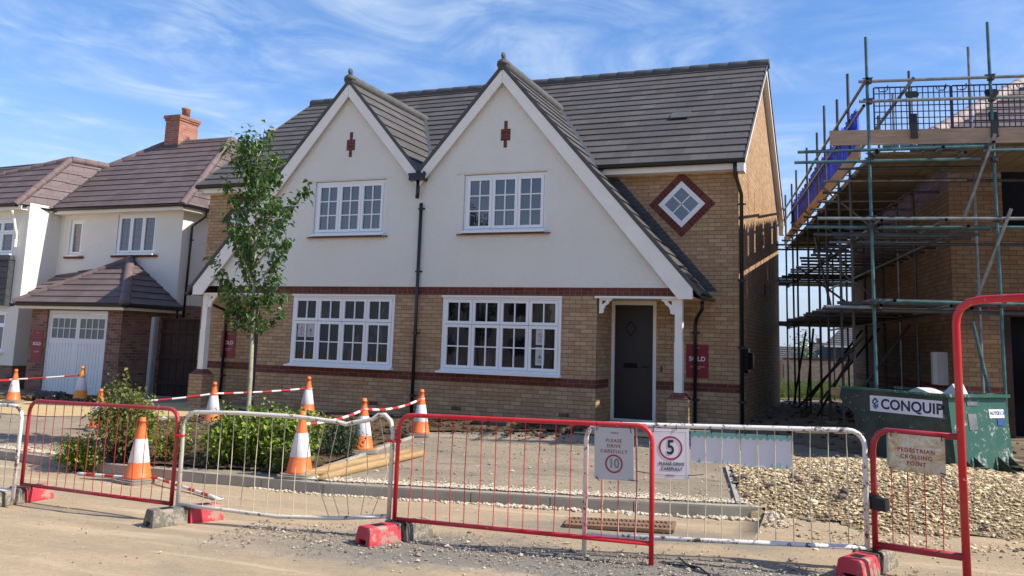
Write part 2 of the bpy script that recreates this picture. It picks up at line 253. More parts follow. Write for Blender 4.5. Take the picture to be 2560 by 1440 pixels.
# ---------------------------------------------------------------- mesh helpers
WL={}
def wloc(o):
    return WL.get(o.name,Vector((0,0,0))) if o else Vector((0,0,0))
class MB:
    def __init__(s): s.v=[];s.f=[];s.M=None
    def add(s,pts):
        i=len(s.v)
        for p in pts:
            p=Vector(p)
            s.v.append(tuple(s.M@p) if s.M else tuple(p))
        return i
    def poly(s,pts): i=s.add(pts); s.f.append(tuple(range(i,i+len(pts)))); return s
    def box(s,x0,x1,y0,y1,z0,z1):
        i=s.add([(x0,y0,z0),(x1,y0,z0),(x1,y1,z0),(x0,y1,z0),(x0,y0,z1),(x1,y0,z1),(x1,y1,z1),(x0,y1,z1)])
        for q in ((0,3,2,1),(4,5,6,7),(0,1,5,4),(1,2,6,5),(2,3,7,6),(3,0,4,7)): s.f.append(tuple(i+k for k in q))
        return s
    def hexa(s,P):
        i=s.add(P)
        for q in ((0,3,2,1),(4,5,6,7),(0,1,5,4),(1,2,6,5),(2,3,7,6),(3,0,4,7)): s.f.append(tuple(i+k for k in q))
        return s
    def bar(s,p,q,w,h,upv=(0,0,1)):     # rectangular bar
        p=Vector(p);q=Vector(q);d=(q-p).normalized();u=Vector(upv);a=d.cross(u)
        if a.length<1e-4: a=d.cross(Vector((1,0,0)))
        a.normalize();c=a.cross(d).normalized();a*=w/2;c*=h/2
        return s.hexa([p-a-c,p+a-c,q+a-c,q-a-c,p-a+c,p+a+c,q+a+c,q-a+c])
    def prism(s,pts,off):
        n=len(pts); off=Vector(off); P=[Vector(p) for p in pts]
        i=s.add(P+[p+off for p in P]); s.f.append(tuple(range(i,i+n))); s.f.append(tuple(range(i+2*n-1,i+n-1,-1)))
        for k in range(n): j=(k+1)%n; s.f.append((i+k,i+n+k,i+n+j,i+j))
        return s
    def path(s,pts,r,n=8,cap=True,closed=False):
        P=[Vector(p) for p in pts]; L=len(P); rings=[]; rr=r if isinstance(r,(list,tuple)) else [r]*L
        d=(P[1]-P[0]).normalized(); a=d.orthogonal().normalized()
        for k in range(L):
            if closed: dd=(P[(k+1)%L]-P[k-1])
            else: dd=(P[min(k+1,L-1)]-P[max(k-1,0)])
            dd.normalize(); a=(a-dd*a.dot(dd)); a.normalize(); b=dd.cross(a)
            rings.append(s.add([P[k]+(a*math.cos(2*math.pi*j/n)+b*math.sin(2*math.pi*j/n))*rr[k] for j in range(n)]))
        for k in range(L-1 if not closed else L):
            A=rings[k];B=rings[(k+1)%L]
            for j in range(n): s.f.append((A+j,A+(j+1)%n,B+(j+1)%n,B+j))
        if cap and not closed:
            s.f.append(tuple(rings[0]+j for j in range(n-1,-1,-1))); s.f.append(tuple(rings[-1]+j for j in range(n)))
        return s
    def tube(s,p,q,r,n=8): return s.path([p,q],r,n)
    def lathe(s,prof,c=(0,0,0),n=20,square=None):
        c=Vector(c); rings=[]
        for r,z in prof: rings.append(s.add([c+Vector((r*math.cos(2*math.pi*j/n),r*math.sin(2*math.pi*j/n),z)) for j in range(n)]))
        for A,B in zip(rings,rings[1:]):
            for j in range(n): s.f.append((A+j,A+(j+1)%n,B+(j+1)%n,B+j))
        s.f.append(tuple(rings[0]+j for j in range(n-1,-1,-1))); s.f.append(tuple(rings[-1]+j for j in range(n))); return s
    def build(s,name,mt,parent=None,smooth=False,bevel=0):
        if s.v and parent is not None:
            wl=wloc(parent); s.v=[(a-wl[0],b-wl[1],c-wl[2]) for a,b,c in s.v]
        else: wl=Vector((0,0,0))
        me=bpy.data.meshes.new(name); me.from_pydata(s.v,[],s.f)
        o=bpy.data.objects.new(name,me); COL.objects.link(o); o.parent=parent; WL[o.name]=wl.copy()
        me.materials.append(MATS[mt]); 
        if smooth: me.polygons.foreach_set('use_smooth',[True]*len(me.polygons))
        uvs(me,wl)
        if bevel:
            b=o.modifiers.new('bevel','BEVEL'); b.width=bevel; b.segments=2; b.limit_method='ANGLE'; b.angle_limit=R(40)
        return o
def uvs(me,wl=Vector((0,0,0))):
    ul=me.uv_layers.new(name='UVMap').data; Z=Vector((0,0,1))
    for p in me.polygons:
        n=p.normal; t=Z.cross(n)
        if t.length<.05: t=Vector((1,0,0))
        t.normalize(); b=n.cross(t)
        if b.z<0: b=-b
        for li in p.loop_indices:
            co=me.vertices[me.loops[li].vertex_index].co+wl; ul[li].uv=(co.dot(t),co.dot(b))
def thing(name,label,cat,loc=(0,0,0),rz=0,group=None):
    o=bpy.data.objects.new(name,None); COL.objects.link(o); o.empty_display_size=.3
    o.location=loc; o.rotation_euler=(0,0,rz); o['label']=label; o['category']=cat
    if group: o['group']=group
    WL[o.name]=Vector(loc) if rz==0 else Vector((0,0,0))
    return o
def local(o): WL[o.name]=Vector((0,0,0)); return o      # children are modelled in the thing's own space
def tag(o,label,cat,group=None,kind=None):
    o['label']=label; o['category']=cat
    if group: o['group']=group
    if kind: o['kind']=kind
    return o
def struct(o): o['kind']='structure'; return o
def dup(root,loc,rz,label,group=None):
    r=root.copy(); COL.objects.link(r); r.location=loc; r.rotation_euler=(0,0,rz); r['label']=label
    if group: r['group']=group
    for ch in list(root.children):
        c=ch.copy(); COL.objects.link(c); c.parent=r
        for g in list(ch.children):
            d=g.copy(); COL.objects.link(d); d.parent=c
    return r
def clip(poly,ax,val,keep_greater):
    out=[]; n=len(poly)
    for i in range(n):
        a=poly[i]; b=poly[(i+1)%n]; da=(a[ax]-val)*(1 if keep_greater else -1); db=(b[ax]-val)*(1 if keep_greater else -1)
        if da>=0: out.append(a)
        if (da>0 and db<0) or (da<0 and db>0):
            k=da/(da-db); out.append(tuple(a[j]+(b[j]-a[j])*k for j in range(len(a))))
    return out
def cliph(poly,fn):
    out=[]; n=len(poly)
    for i in range(n):
        a=poly[i]; b=poly[(i+1)%n]; da=fn(a); db=fn(b)
        if da>=0: out.append(a)
        if (da>0 and db<0) or (da<0 and db>0):
            k=da/(da-db); out.append(tuple(a[j]+(b[j]-a[j])*k for j in range(len(a))))
    return out
def tiled(mb,pts,gauge=.32,th=.026,slab=.05,r0=None,wob=.003):
    P=[Vector(p) for p in pts]; n=Vector((0,0,0))
    for i in range(len(P)): n+=P[i].cross(P[(i+1)%len(P)])
    n.normalize()
    if n.z<0: n=-n
    t=Vector((0,0,1)).cross(n).normalized(); b=n.cross(t).normalized(); d0=P[0].dot(n)
    q=[(p.dot(t),p.dot(b)) for p in P]
    def back(s,r,h): return t*s+b*r+n*(d0+h)
    mn=min(r for s,r in q) if r0 is None else r0; mxr=max(r for s,r in q)
    # slab under the tiles
    mb.prism([back(s,r,-.002) for s,r in q],-n*slab)
    k=int((min(r for s,r in q)-mn)/gauge)-1
    while mn+k*gauge<mxr:
        a=mn+k*gauge; c=a+gauge; pl=clip(clip(q,1,a,True),1,c,False); k+=1
        if len(pl)<3: continue
        jit=random.uniform(-wob,wob)
        mb.poly([back(s,r,.003+th*(1-(r-a)/gauge)+jit) for s,r in pl])
        lo=[p for p in pl if abs(p[1]-a)<1e-5]
        if len(lo)>=2:
            s0=min(p[0] for p in lo); s1=max(p[0] for p in lo)
            mb.poly([back(s0,a,-.001),back(s1,a,-.001),back(s1,a,.003+th+jit),back(s0,a,.003+th+jit)])
        # verge edge faces
        for i in range(len(pl)):
            A=pl[i];B=pl[(i+1)%len(pl)]
            if abs(A[1]-B[1])>1e-4:
                mb.poly([back(A[0],A[1],0),back(B[0],B[1],0),back(B[0],B[1],.003+th*(1-(B[1]-a)/gauge)+jit),back(A[0],A[1],.003+th*(1-(A[1]-a)/gauge)+jit)])
def ridge(mb,p,q,r=.11,seg=.45,n=10,drop=.04):
    p=Vector(p);q=Vector(q);L=(q-p).length;k=max(1,round(L/seg)); d=(q-p)/L
    for i in range(k):
        a=p+d*(L*i/k); b=p+d*(L*(i+1)/k+.03)
        a=a-Vector((0,0,drop)); b=b-Vector((0,0,drop)); mb.path([a,a+d*.02,b-d*.02,b],[r*.98,r*1.07,r*.99,r*.96],n)
def wall(mb,x0,x1,z0,z1,holes,y,depth=.09,facing=-1,clipfn=None,axis='x',zsplit=None):
    # wall sheet in plane y (or x) with rectangular holes and reveals going inwards
    xs=sorted(set([x0,x1]+[h[0] for h in holes]+[h[1] for h in holes])); zs=sorted(set([z0,z1]+[h[2] for h in holes]+[h[3] for h in holes]))
    xs=[x for x in xs if x0<=x<=x1]; zs=[z for z in zs if z0<=z<=z1]
    P=(lambda a,c,z:(a,c,z)) if axis=='x' else (lambda a,c,z:(c,a,z))
    for i in range(len(xs)-1):
        for j in range(len(zs)-1):
            cx=(xs[i]+xs[i+1])/2; cz=(zs[j]+zs[j+1])/2
            if any(h[0]<cx<h[1] and h[2]<cz<h[3] for h in holes): continue
            pl=[(xs[i],zs[j]),(xs[i+1],zs[j]),(xs[i+1],zs[j+1]),(xs[i],zs[j+1])]
            if clipfn:
                for f in clipfn: 
                    pl=cliph(pl,f)
                    if len(pl)<3: break
            if len(pl)>=3: mb.poly([P(a,y,z) for a,z in pl])
    yi=y-facing*depth
    for a,b,c,d in holes:
        mb.poly([P(a,y,c),P(a,yi,c),P(a,yi,d),P(a,y,d)]); mb.poly([P(b,y,c),P(b,yi,c),P(b,yi,d),P(b,y,d)])
        mb.poly([P(a,y,c),P(b,y,c),P(b,yi,c),P(a,yi,c)]); mb.poly([P(a,y,d),P(b,y,d),P(b,yi,d),P(a,yi,d)])
def text(name,s,size,M,mt,parent,ext=.001,sx=1,align='CENTER',bold=.0,space=1.0):
    cu=bpy.data.curves.new('t','FONT'); cu.body=s; cu.size=size; cu.align_x=align; cu.align_y='CENTER'; cu.extrude=ext; cu.offset=bold; cu.space_character=space
    o=bpy.data.objects.new('t',cu); COL.objects.link(o); dg=bpy.context.evaluated_depsgraph_get(); dg.update(); me=bpy.data.meshes.new_from_object(o.evaluated_get(dg))
    bpy.data.objects.remove(o)
    wl=wloc(parent)
    for v in me.vertices:
        p=Vector((v.co.x*sx,v.co.y,v.co.z)); v.co=(M@p)-wl
    me.materials.clear(); me.materials.append(MATS[mt]); me.name=name
    q=bpy.data.objects.new(name,me); COL.objects.link(q); q.parent=parent; WL[q.name]=wl.copy(); return q
def frameM(origin,xdir,updir):
    x=Vector(xdir).normalized(); u=Vector(updir); n=x.cross(u).normalized(); u=n.cross(x).normalized()
    M=Matrix((x,u,n)).transposed().to_4x4(); M.translation=Vector(origin); return M
def ring(mb,M,cx,cy,r0,r1,z=0,n=40,th=.001):
    for k in range(n):
        a=2*math.pi*k/n; b=2*math.pi*(k+1)/n
        mb.poly([M@Vector((cx+r*math.cos(t_),cy+r*math.sin(t_),z+th)) for r,t_ in ((r0,a),(r1,a),(r1,b),(r0,b))])
# ---------------------------------------------------------------- terrain
KX=[-60,-14,-12,-10,-8,-6,-4,-2.7,-1.7,-1,3,60];KY=[-6.5,-5.4,-5.55,-5.92,-6.05,-6.1,-5.87,-5.72,-5.6,-5.45,-4.6,-4.6]
def slx(x): return .02*min(max(x+1.5,-22),8)
def yk(x): return float(np.interp(x,KX,KY))
def smo(t): t=min(max(t,0),1); return t*t*(3-2*t)
def H(x,y,side=None):
    k=yk(x); r=-.1+slx(x); u=.02+slx(x)+min(max((y-k)/(0.7-k),0),1)*.33
    if x<-1.0: z=(r if (y<k if side is None else side=='road') else u)
    else: z=r+(u-r)*smo((y-k+.9)/1.6)
    if y>12: z-=min((y-12)/33,1)*.72
    return z
def sheet(name,xs,yfn,mt,off=0,side=None,amp=.006,edge=None):
    vs=[];fs=[];nx=len(xs)
    rows=[yfn(x) for x in xs]; ny=len(rows[0])
    for i,x in enumerate(xs):
        for j,y in enumerate(rows[i]):
            n=math.sin(x*3.1+y*1.7)*math.sin(y*2.3-x*.9)*amp+math.sin(x*9.3+1)*math.sin(y*8.1)*amp*.5
            vs.append((x,y,H(x,y,side)+off+n*(1 if side!='flat' else 0)))
    for i in range(nx-1):
        for j in range(ny-1): a=i*ny+j; fs.append((a,a+ny,a+ny+1,a+1))
    b=MB(); b.v=vs;b.f=fs; o=b.build(name,mt,None,True); return struct(o)
xs=sorted(set([-220,-120,-60,-40,-30]+list(np.arange(-26,8.01,.25))+[-1.001,-.999]+[10,14,20,40,80,200]))
sheet('road',xs,lambda x:[yk(x)-d for d in [90,60,45,34,25,18]+list(np.arange(14,.01,-.2))]+[yk(x)+.03],'road_mat',0,'road')
sheet('ground',xs,lambda x:[yk(x)+.02,yk(x)+.1]+[yk(x)+.1+(0.7-yk(x)-.1)*k/34 for k in range(1,35)]+[1.2,2,3.5,6,9,12,15,18,22,26,30,36,45,60,120,400],'drive_mat',0,'up')
# dark gravel band under the barriers, real patch of different material lying on the road
def patch(name,poly,mt,off=.004,step=.14,side=None,wig=.12,amp=.006):
    xs_=[p[0] for p in poly]; ys_=[p[1] for p in poly]
    b=MB(); idx={}
    def inside(x,y):
        x+=math.sin(y*3.3+x)*wig*.5; y+=math.sin(x*2.7)*wig+math.sin(x*7.1+y*2)*wig*.4
        c=False;n=len(poly)
        for i in range(n):
            x1,y1=poly[i];x2,y2=poly[(i+1)%n]
            if (y1>y)!=(y2>y) and x<(x2-x1)*(y-y1)/(y2-y1)+x1: c=not c
        return c
    def vid(i,j):
        if (i,j) not in idx:
            x=min(xs_)-.3+i*step; y=min(ys_)-.3+j*step
            n=math.sin(x*3.1+y*1.7)*math.sin(y*2.3-x*.9)*amp+math.sin(x*9.3+1)*math.sin(y*8.1)*amp*.5
            idx[(i,j)]=b.add([(x,y,H(x,y,side)+off+n)])
        return idx[(i,j)]
    for i in range(int((max(xs_)-min(xs_)+.6)/step)+1):
        for j in range(int((max(ys_)-min(ys_)+.6)/step)+1):
            x=min(xs_)-.3+(i+.5)*step; y=min(ys_)-.3+(j+.5)*step
            if inside(x,y): b.f.append((vid(i,j),vid(i+1,j),vid(i+1,j+1),vid(i,j+1)))
    return struct(b.build(name,mt,None,True))
patch('soil_bed',[(-12.4,-3.0),(-12.2,-.7),(-12.5,-.05),(-4.3,-.05),(-4.3,-.9),(-7.0,-1.9),(-6.55,-5.75),(-9.5,-5.85),(-10.6,-5.2)],'soil_mat',.03,.06,'up',.04,.02)
patch('path',[(-26,-1.6),(-15.2,-2.2),(-11.9,-1.15),(-11.2,-.2),(-12.2,.6),(-14.2,.7),(-16,-.1),(-26,-.2)],'sand_mat',.012,.06,'up',.01,.0)
patch('path_by_porch',[(-4.6,-1.15),(-2.2,-1.15),(-2.2,-.65),(-4.6,-.65)],'sand_mat',.02,.05,'up',.0,0)
patch('soil_verge',[(-24,-.1),(-16.4,-.15),(-15.8,.25),(-17,.6),(-24,.5)],'soil_mat',.05,.12,'up',.1,.02)
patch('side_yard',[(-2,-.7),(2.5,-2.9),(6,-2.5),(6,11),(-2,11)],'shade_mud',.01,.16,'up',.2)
patch('meadow',[(-8,11.5),(8,10.5),(12,46),(-14,46)],'field_mat',.02,.5,'up',.3)
# kerb stones
k=MB(); x=-26.
segs=[]
while x<-1.05:
    x2=min(x+.91,-1.03); segs.append((x,x2)); x=x2
for a,b in segs:
    pa=Vector((a+.006,yk(a+.006),0)); pb=Vector((b-.004,yk(b-.004),0)); d=(pb-pa).normalized(); nrm=Vector((-d.y,d.x,0))*.125
    za=-.1+slx(a); zb=-.1+slx(b); hh=.125
    prof=[(0,-.1),(0,hh-.02),(.02,hh),(1,hh),(1,-.1)]
    A=[pa+nrm*q+Vector((0,0,za+z)) for q,z in prof]; B=[pb+nrm*q+Vector((0,0,zb+z)) for q,z in prof]
    i=k.add(A+B); n=5; k.f.append(tuple(range(i,i+n))); k.f.append(tuple(range(i+2*n-1,i+n-1,-1)))
    for q in range(n): j=(q+1)%n; k.f.append((i+q,i+n+q,i+n+j,i+j))
struct(k.build('kerb','kerb_concrete'))
# concrete edging strip between bed and drive / beside gravel heap
def edging(name,pts,w=.05,hh=.03):
    e=MB()
    for (x1,y1),(x2,y2) in zip(pts,pts[1:]):
        L=math.hypot(x2-x1,y2-y1); n=max(1,round(L/.9))
        for i in range(n):
            a=i/n+.004; b=(i+1)/n-.004; p=(x1+(x2-x1)*a,y1+(y2-y1)*a); q=(x1+(x2-x1)*b,y1+(y2-y1)*b)
            e.bar((p[0],p[1],H(*p)+hh-.06),(q[0],q[1],H(*q)+hh-.06),w,.12)
    return struct(e.build(name,'concrete'))
edging('edging_strip',[(-1.70,-3.3),(-1.28,-5.38)]); edging('edging_strip',[(-6.5,-5.6),(-6.85,-2.0),(-4.6,-1.25)])
# ---------------------------------------------------------------- windows and trims
def casement(name,parent,x0,x1,z0,z1,y,cols,rows,pane='pane_dark',bars=(2,2),axis='x',dirn=-1,sill=True,rowbars=None,fw=.055,sash=.055,sillw=.03):
    """frame sits in plane y, facing dirn along the other axis; rows = list of heights (fractions from top)"""
    P=(lambda a,c,z:(a,c,z)) if axis=='x' else (lambda a,c,z:(c,a,z))
    def bx(mb,a0,a1,c0,c1,zz0,zz1):
        c0,c1=min(c0,c1),max(c0,c1)
        if axis=='x': mb.box(a0,a1,c0,c1,zz0,zz1)
        else: mb.box(c0,c1,a0,a1,zz0,zz1)
    f=MB(); inn=-dirn
    yf=y; yb=y+inn*.06
    # outer frame: head and sill members run through, jambs butt between
    bx(f,x0,x1,yf,yb,z1-fw,z1); bx(f,x0,x1,yf,yb,z0,z0+fw); bx(f,x0,x0+fw,yf,yb,z0+fw,z1-fw); bx(f,x1-fw,x1,yf,yb,z0+fw,z1-fw)
    cw=(x1-x0-2*fw)/cols; zt=z1-fw; panes=[]
    s=MB()
    for ri,h in enumerate(rows):
        zb=zt-h*(z1-z0-2*fw)
        for c in range(cols):
            a=x0+fw+c*cw+.004; b=x0+fw+(c+1)*cw-.004; u=zt-.004; d=zb+.004; ys=yf-inn*.014; yt=yf+inn*.045
            bx(s,a,b,ys,yt,u-sash,u); bx(s,a,b,ys,yt,d,d+sash); bx(s,a,a+sash,ys,yt,d+sash,u-sash); bx(s,b-sash,b,ys,yt,d+sash,u-sash)
            bc,br=(rowbars[ri] if rowbars else bars)
            for i in range(1,bc):
                xc=a+sash+(b-a-2*sash)*i/bc; bx(s,xc-.011,xc+.011,ys+inn*.008,yt-inn*.01,d+sash,u-sash)
            for i in range(1,br):
                zc=d+sash+(u-d-2*sash)*i/br; bx(s,a+sash,b-sash,ys+inn*.010,yt-inn*.012,zc-.011,zc+.011)
            panes.append((a+sash,b-sash,d+sash,u-sash))
        zt=zb
    fo=f.build(name,'white_upvc',parent); s.build('sash',('white_upvc'),fo)
    for a,b,d,u in panes:
        g=MB(); bx(g,a-.005,b+.005,y+inn*.02,y+inn*.03,d-.005,u+.005); g.build('pane',pane,fo)
    if sill:
        g=MB(); bx(g,x0-sillw,x1+sillw,y-inn*.15,y+inn*.02,z0-.035,z0-.001); bx(g,x0-.01,x1+.01,y-inn*.055,y+inn*.01,z0,z0+.022) ; g.build('sill','white_upvc',fo)
    return fo
def downpipe(parent,pts,r=.034,clips=(),name='downpipe',cdir=(1,0,0)):
    d=MB(); d.path(pts,r,10); o=d.build(name,'black_plastic',parent,True)
    if clips:
        for z in clips:
            c=MB()
            # find point on the vertical part
            for a,b in zip(pts,pts[1:]):
                if min(a[2],b[2])<=z<=max(a[2],b[2]) and abs(a[2]-b[2])>.05:
                    k=(z-a[2])/(b[2]-a[2]); x=a[0]+(b[0]-a[0])*k; y=a[1]+(b[1]-a[1])*k
                    c.lathe([(r+.006,z-.02),(r+.006,z+.02)],(x,y,0),10)
                    c.bar((x-.075*cdir[0],y-.075*cdir[1]+.03,z),(x+.075*cdir[0],y+.075*cdir[1]+.03,z),.02,.03); c.build('pipe_clip','black_plastic',o); break
    return o
def gutter(parent,p,q,r=.06,brackets=.9,out=(0,-1,0)):
    p=Vector(p);q=Vector(q);d=(q-p).normalized();o=Vector(out); g=MB(); n=9; i0=None
    for e in (p,q):
        pts=[e+o*(r*math.cos(math.pi*k/(n-1)))*1-Vector((0,0,1))*r*math.sin(math.pi*k/(n-1)) for k in range(n)]+[e+o*(-r+.008),e+o*(r-.008)+Vector((0,0,.0))]
        i=g.add(pts); 
        if i0 is None: i0=i
    m_=n+2
    for k in range(m_): j=(k+1)%m_; g.f.append((i0+k,i0+m_+k,i0+m_+j,i0+j))
    g.f.append(tuple(range(i0,i0+m_))); g.f.append(tuple(range(i0+m_,i0+2*m_)))
    go=g.build('gutter','black_plastic',parent)
    L=(q-p).length; k=max(1,round(L/brackets))
    for i in range(k+1):
        b=MB(); c=p+d*(.05+(L-.1)*i/k); b.bar(c+o*(-r-.01)-Vector((0,0,r*.5)),c+o*(r*.8)-Vector((0,0,r+.015)),.03,.018,(1,0,0)); b.bar(c+o*(-r)-Vector((0,0,r+.01)),c+o*(r*.2)-Vector((0,0,r+.012)),.03,.02); b.build('gutter_bracket','black_plastic',go); return go
def half(b,zc,s=1): pass
# ================================================================ MAIN PAIR OF HOUSES
HX=-8.18; D=.909; XR=-2.083; XL=-14.277; YB=8.85; EZ=5.08; ES=.735; EY=.60
RZ=EZ+ES*(4.87-EY)
house=thing('semi_detached_pair','pair of joined houses with twin white gables over buff brick under a dark grey roof','house',(HX,0,.2))
gz=.0
# buff brick walls
b=MB(); W1=(HX+.62,-5.14,1.10,2.515); W0=(-11.04,HX-.45,1.10,2.515)
wall(b,HX,-4.473,gz,2.70,[W1],0); wall(b,-11.887,HX,gz,2.70,[W0],0)
for sx in (1,-1):
    bx=HX+sx*(HX*-1-4.473)
    b.poly([(bx,0,gz),(bx,D,gz),(bx,D,2.7),(bx,0,2.7)])
b.build('bay_wall','buff_brick',house)
b=MB(); DR=(-4.44,-3.585,.30,2.515); DLx=(HX*2+3.585,HX*2+4.44,.30,2.515)
# recess walls with door and diamond openings (diamond window sits proud inside its red surround)
wall(b,-4.473,XR,gz,5.2,[DR],D,.07); b.build('front_wall','buff_brick',house)
b=MB(); wall(b,XL,HX*2+4.473,gz,5.2,[DLx],D,.07); b.build('front_wall','buff_brick',house)
b=MB()
for X,s in ((XR,1),(XL,-1)):
    b=MB(); b.poly([(X,D,gz),(X,YB,gz),(X,YB,EZ+.2),(X,4.87,RZ-.02),(X,D,EZ+.2)]); b.build('gable_wall','buff_brick',house)
b=MB(); b.poly([(XL,YB,gz),(XR,YB,gz),(XR,YB,5.2),(XL,YB,5.2)]); b.build('rear_wall','buff_brick',house)
# red bands: stretchers (lower) and stretcher + header (upper)
def band(z0,y,x0,x1,mt='red_brick',h=.15,out=.004,ret=()):
    b=MB(); b.box(x0,x1,y-out,y+.03,z0,z0+h); return b
for z0,h,mt in ((.90,.15,'red_brick'),(2.625,.075,'red_brick'),(2.55,.0745,'red_header')):
    b=MB(); b.box(-11.887-.004 if z0<2 else -13.05,-4.469 if z0<2 else -3.0,-.004,.05,z0,z0+h)
    if z0<2:
        for X in (-4.473,-11.887): b.box(min(X,X+(.004 if X>-8 else -.004)),max(X,X+(.004 if X>-8 else -.004)),.05,D-.07,z0,z0+h)
        b.box(-3.585,XR+.004,D-.004,D+.05,z0,z0+h); b.box(XR-.05,XR+.0045,D+.05,D+.36,z0,z0+h)
        b.box(XL-.004,HX*2+3.585,D-.004,D+.05,z0,z0+h)
    b.build('red_brick_band',mt,house)
# gable render with openings
AX=(HX-1.75,HX+1.75); AZ=7.035; GS=1.155
def gcl(ax): return [lambda p,ax=ax:(AZ-.12-GS*abs(p[0]-ax)*1.0)-p[1] if True else 0]
U2=(-7.215,-5.49,3.77,4.90); U1=(-10.68,-8.97,3.77,4.90)
b=MB()
def lr(ax): return [lambda p:(AZ-.14-GS*(p[0]-ax))-p[1], lambda p:(AZ-.14+GS*(p[0]-ax))-p[1]]
wall(b,HX,-2.55,2.70,7.2,[U2],-.012,.09,clipfn=lr(AX[1])); wall(b,-13.81,HX,2.70,7.2,[U1],-.012,.09,clipfn=lr(AX[0]))
b.poly([(-13.75,-.012,2.70),(-2.6,-.012,2.70),(-2.6,.02,2.70),(-13.75,.02,2.70)])
b.build('render_gable','render',house)
for U in (U1,U2): b=MB(); b.box(U[0]-.17,U[1]+.12,-.028,-.013,U[3]+.018,U[3]+.034); b.build('render_drip','render',house)
b=MB() # overhanging soffits of the porches
b.box(-4.470,-2.72,.022,D-.002,2.53,2.549); b.build('porch_soffit','white_trim',house); b=MB(); b.box(-13.64,HX*2+4.470,.022,D-.002,2.53,2.549)
b.build('porch_soffit','white_trim',house)
# red tile sills below upper windows
for U in (U1,U2):
    b=MB(); n=8; L=(U[1]-U[0]+.2)/n
    for i in range(n): x=U[0]-.1+i*L; b.hexa([(x+.004,-.075,U[2]-.075),(x+L-.004,-.075,U[2]-.075),(x+L-.004,0,U[2]-.06),(x+.004,0,U[2]-.06),(x+.004,-.075,U[2]-.05),(x+L-.004,-.075,U[2]-.05),(x+L-.004,0,U[2]-.036),(x+.004,0,U[2]-.036)])
    b.build('tile_sill','red_header',house)
for U in (U1,U2): casement('window',house,U[0]+.01,U[1]-.01,U[2],U[3]-.01,.03,3,[1],'pane_upper',bars=(2,3),sillw=.0)
for W in (W0,W1): casement('window',house,W[0],W[1],W[2],W[3],-.01,4,[.36,.64],'pane_dark',rowbars=[(2,1),(2,2)],sillw=.04)
for W in (W0,W1): b=MB(); b.box(W[0]-.01,W[1]+.01,-.06,.02,W[3]-.012,W[3]+.022); b.build('window_head','white_trim',house)
# red clay inset ornaments
for ax in AX:
    b=MB(); z=5.65
    for (a0,a1,c0,c1) in ((-.035,.035,-.25,.28),(-.10,-.037,-.11,.12),(.037,.10,-.11,.12)): b.box(ax+.065+a0,ax+.065+a1,-.018,.0,z+c0,z+c1)
    b.build('brick_ornament','red_header',house)
# main roof
b=MB(); OV=.15
tiled(b,[(XL-OV,EY,EZ),(XR+OV,EY,EZ),(XR+OV,4.87,RZ),(XL-OV,4.87,RZ)])
tiled(b,[(XL-OV,9.14,EZ),(XR+OV,9.14,EZ),(XR+OV,4.87,RZ),(XL-OV,4.87,RZ)])
roof=b.build('roof','grey_tile',house)
b=MB(); ridge(b,(XL-OV-.02,4.87,RZ+.05),(XR+OV+.02,4.87,RZ+.05),.12); b.build('ridge_tile','ridge_grey',roof,True)
b=MB() # gable roofs
def gp(ax,s,dx,y): return (ax+s*dx,y,AZ-GS*dx)
ymeet=EY+(AZ-EZ)/ES; dxe=(AZ-EZ)/GS
YF=-.13
for ax,so_ in ((AX[1],1),(AX[0],-1)):
    tiled(b,[gp(ax,so_,0,YF),gp(ax,so_,0,ymeet),gp(ax,so_,dxe,EY),gp(ax,so_,dxe,YF)],r0=None)
    tiled(b,[gp(ax,so_,dxe,YF),gp(ax,so_,dxe,D-.0),gp(ax,so_,3.85,D-.0),gp(ax,so_,3.85,YF)])
    dv=1.75-.02
    tiled(b,[gp(ax,-so_,0,YF),gp(ax,-so_,0,ymeet),gp(ax,-so_,dv,EY-.05),gp(ax,-so_,dv,YF)])
groof=b.build('gable_roof','grey_tile',house)
for ax in AX: b=MB(); ridge(b,(ax,YF-.02,AZ+.05),(ax,ymeet,AZ+.05),.115); b.build('ridge_tile','ridge_grey',groof,True)
for ax,so_ in ((AX[1],1),(AX[0],-1)):
    b=MB()
    b.bar(Vector(gp(ax,so_,0,ymeet))+Vector((0,0,.05)),Vector(gp(ax,so_,dxe,EY))+Vector((0,0,.03)),.10,.03)
    b.bar(Vector(gp(ax,-so_,0,ymeet))+Vector((0,0,.05)),Vector(gp(ax,-so_,dxe,EY))+Vector((0,0,.03)),.10,.03)
    b.box(ax-.2,ax+.2,ymeet-.1,ymeet+.22,AZ+.03,AZ+.06) if False else None
    # stepped flashing on the brick wall
    z=2.70
    while z<5.0:
        dx=(AZ-z)/GS; x=ax+so_*dx; x2=x+so_*.23
        b.prism([(x-so_*.08,D-.005,z),(x2-so_*.02,D-.005,z+.012),(x2-so_*.08,D-.005,z+.078),(x-so_*.14,D-.005,z+.08)],(0,.01,0)); z+=.075
    b.build('lead_flashing','lead',groof)
b=MB(); ridge(b,(HX,YF,5.03),(HX,EY+.15,5.06),.06,3); b.build('valley_gutter','lead',groof)
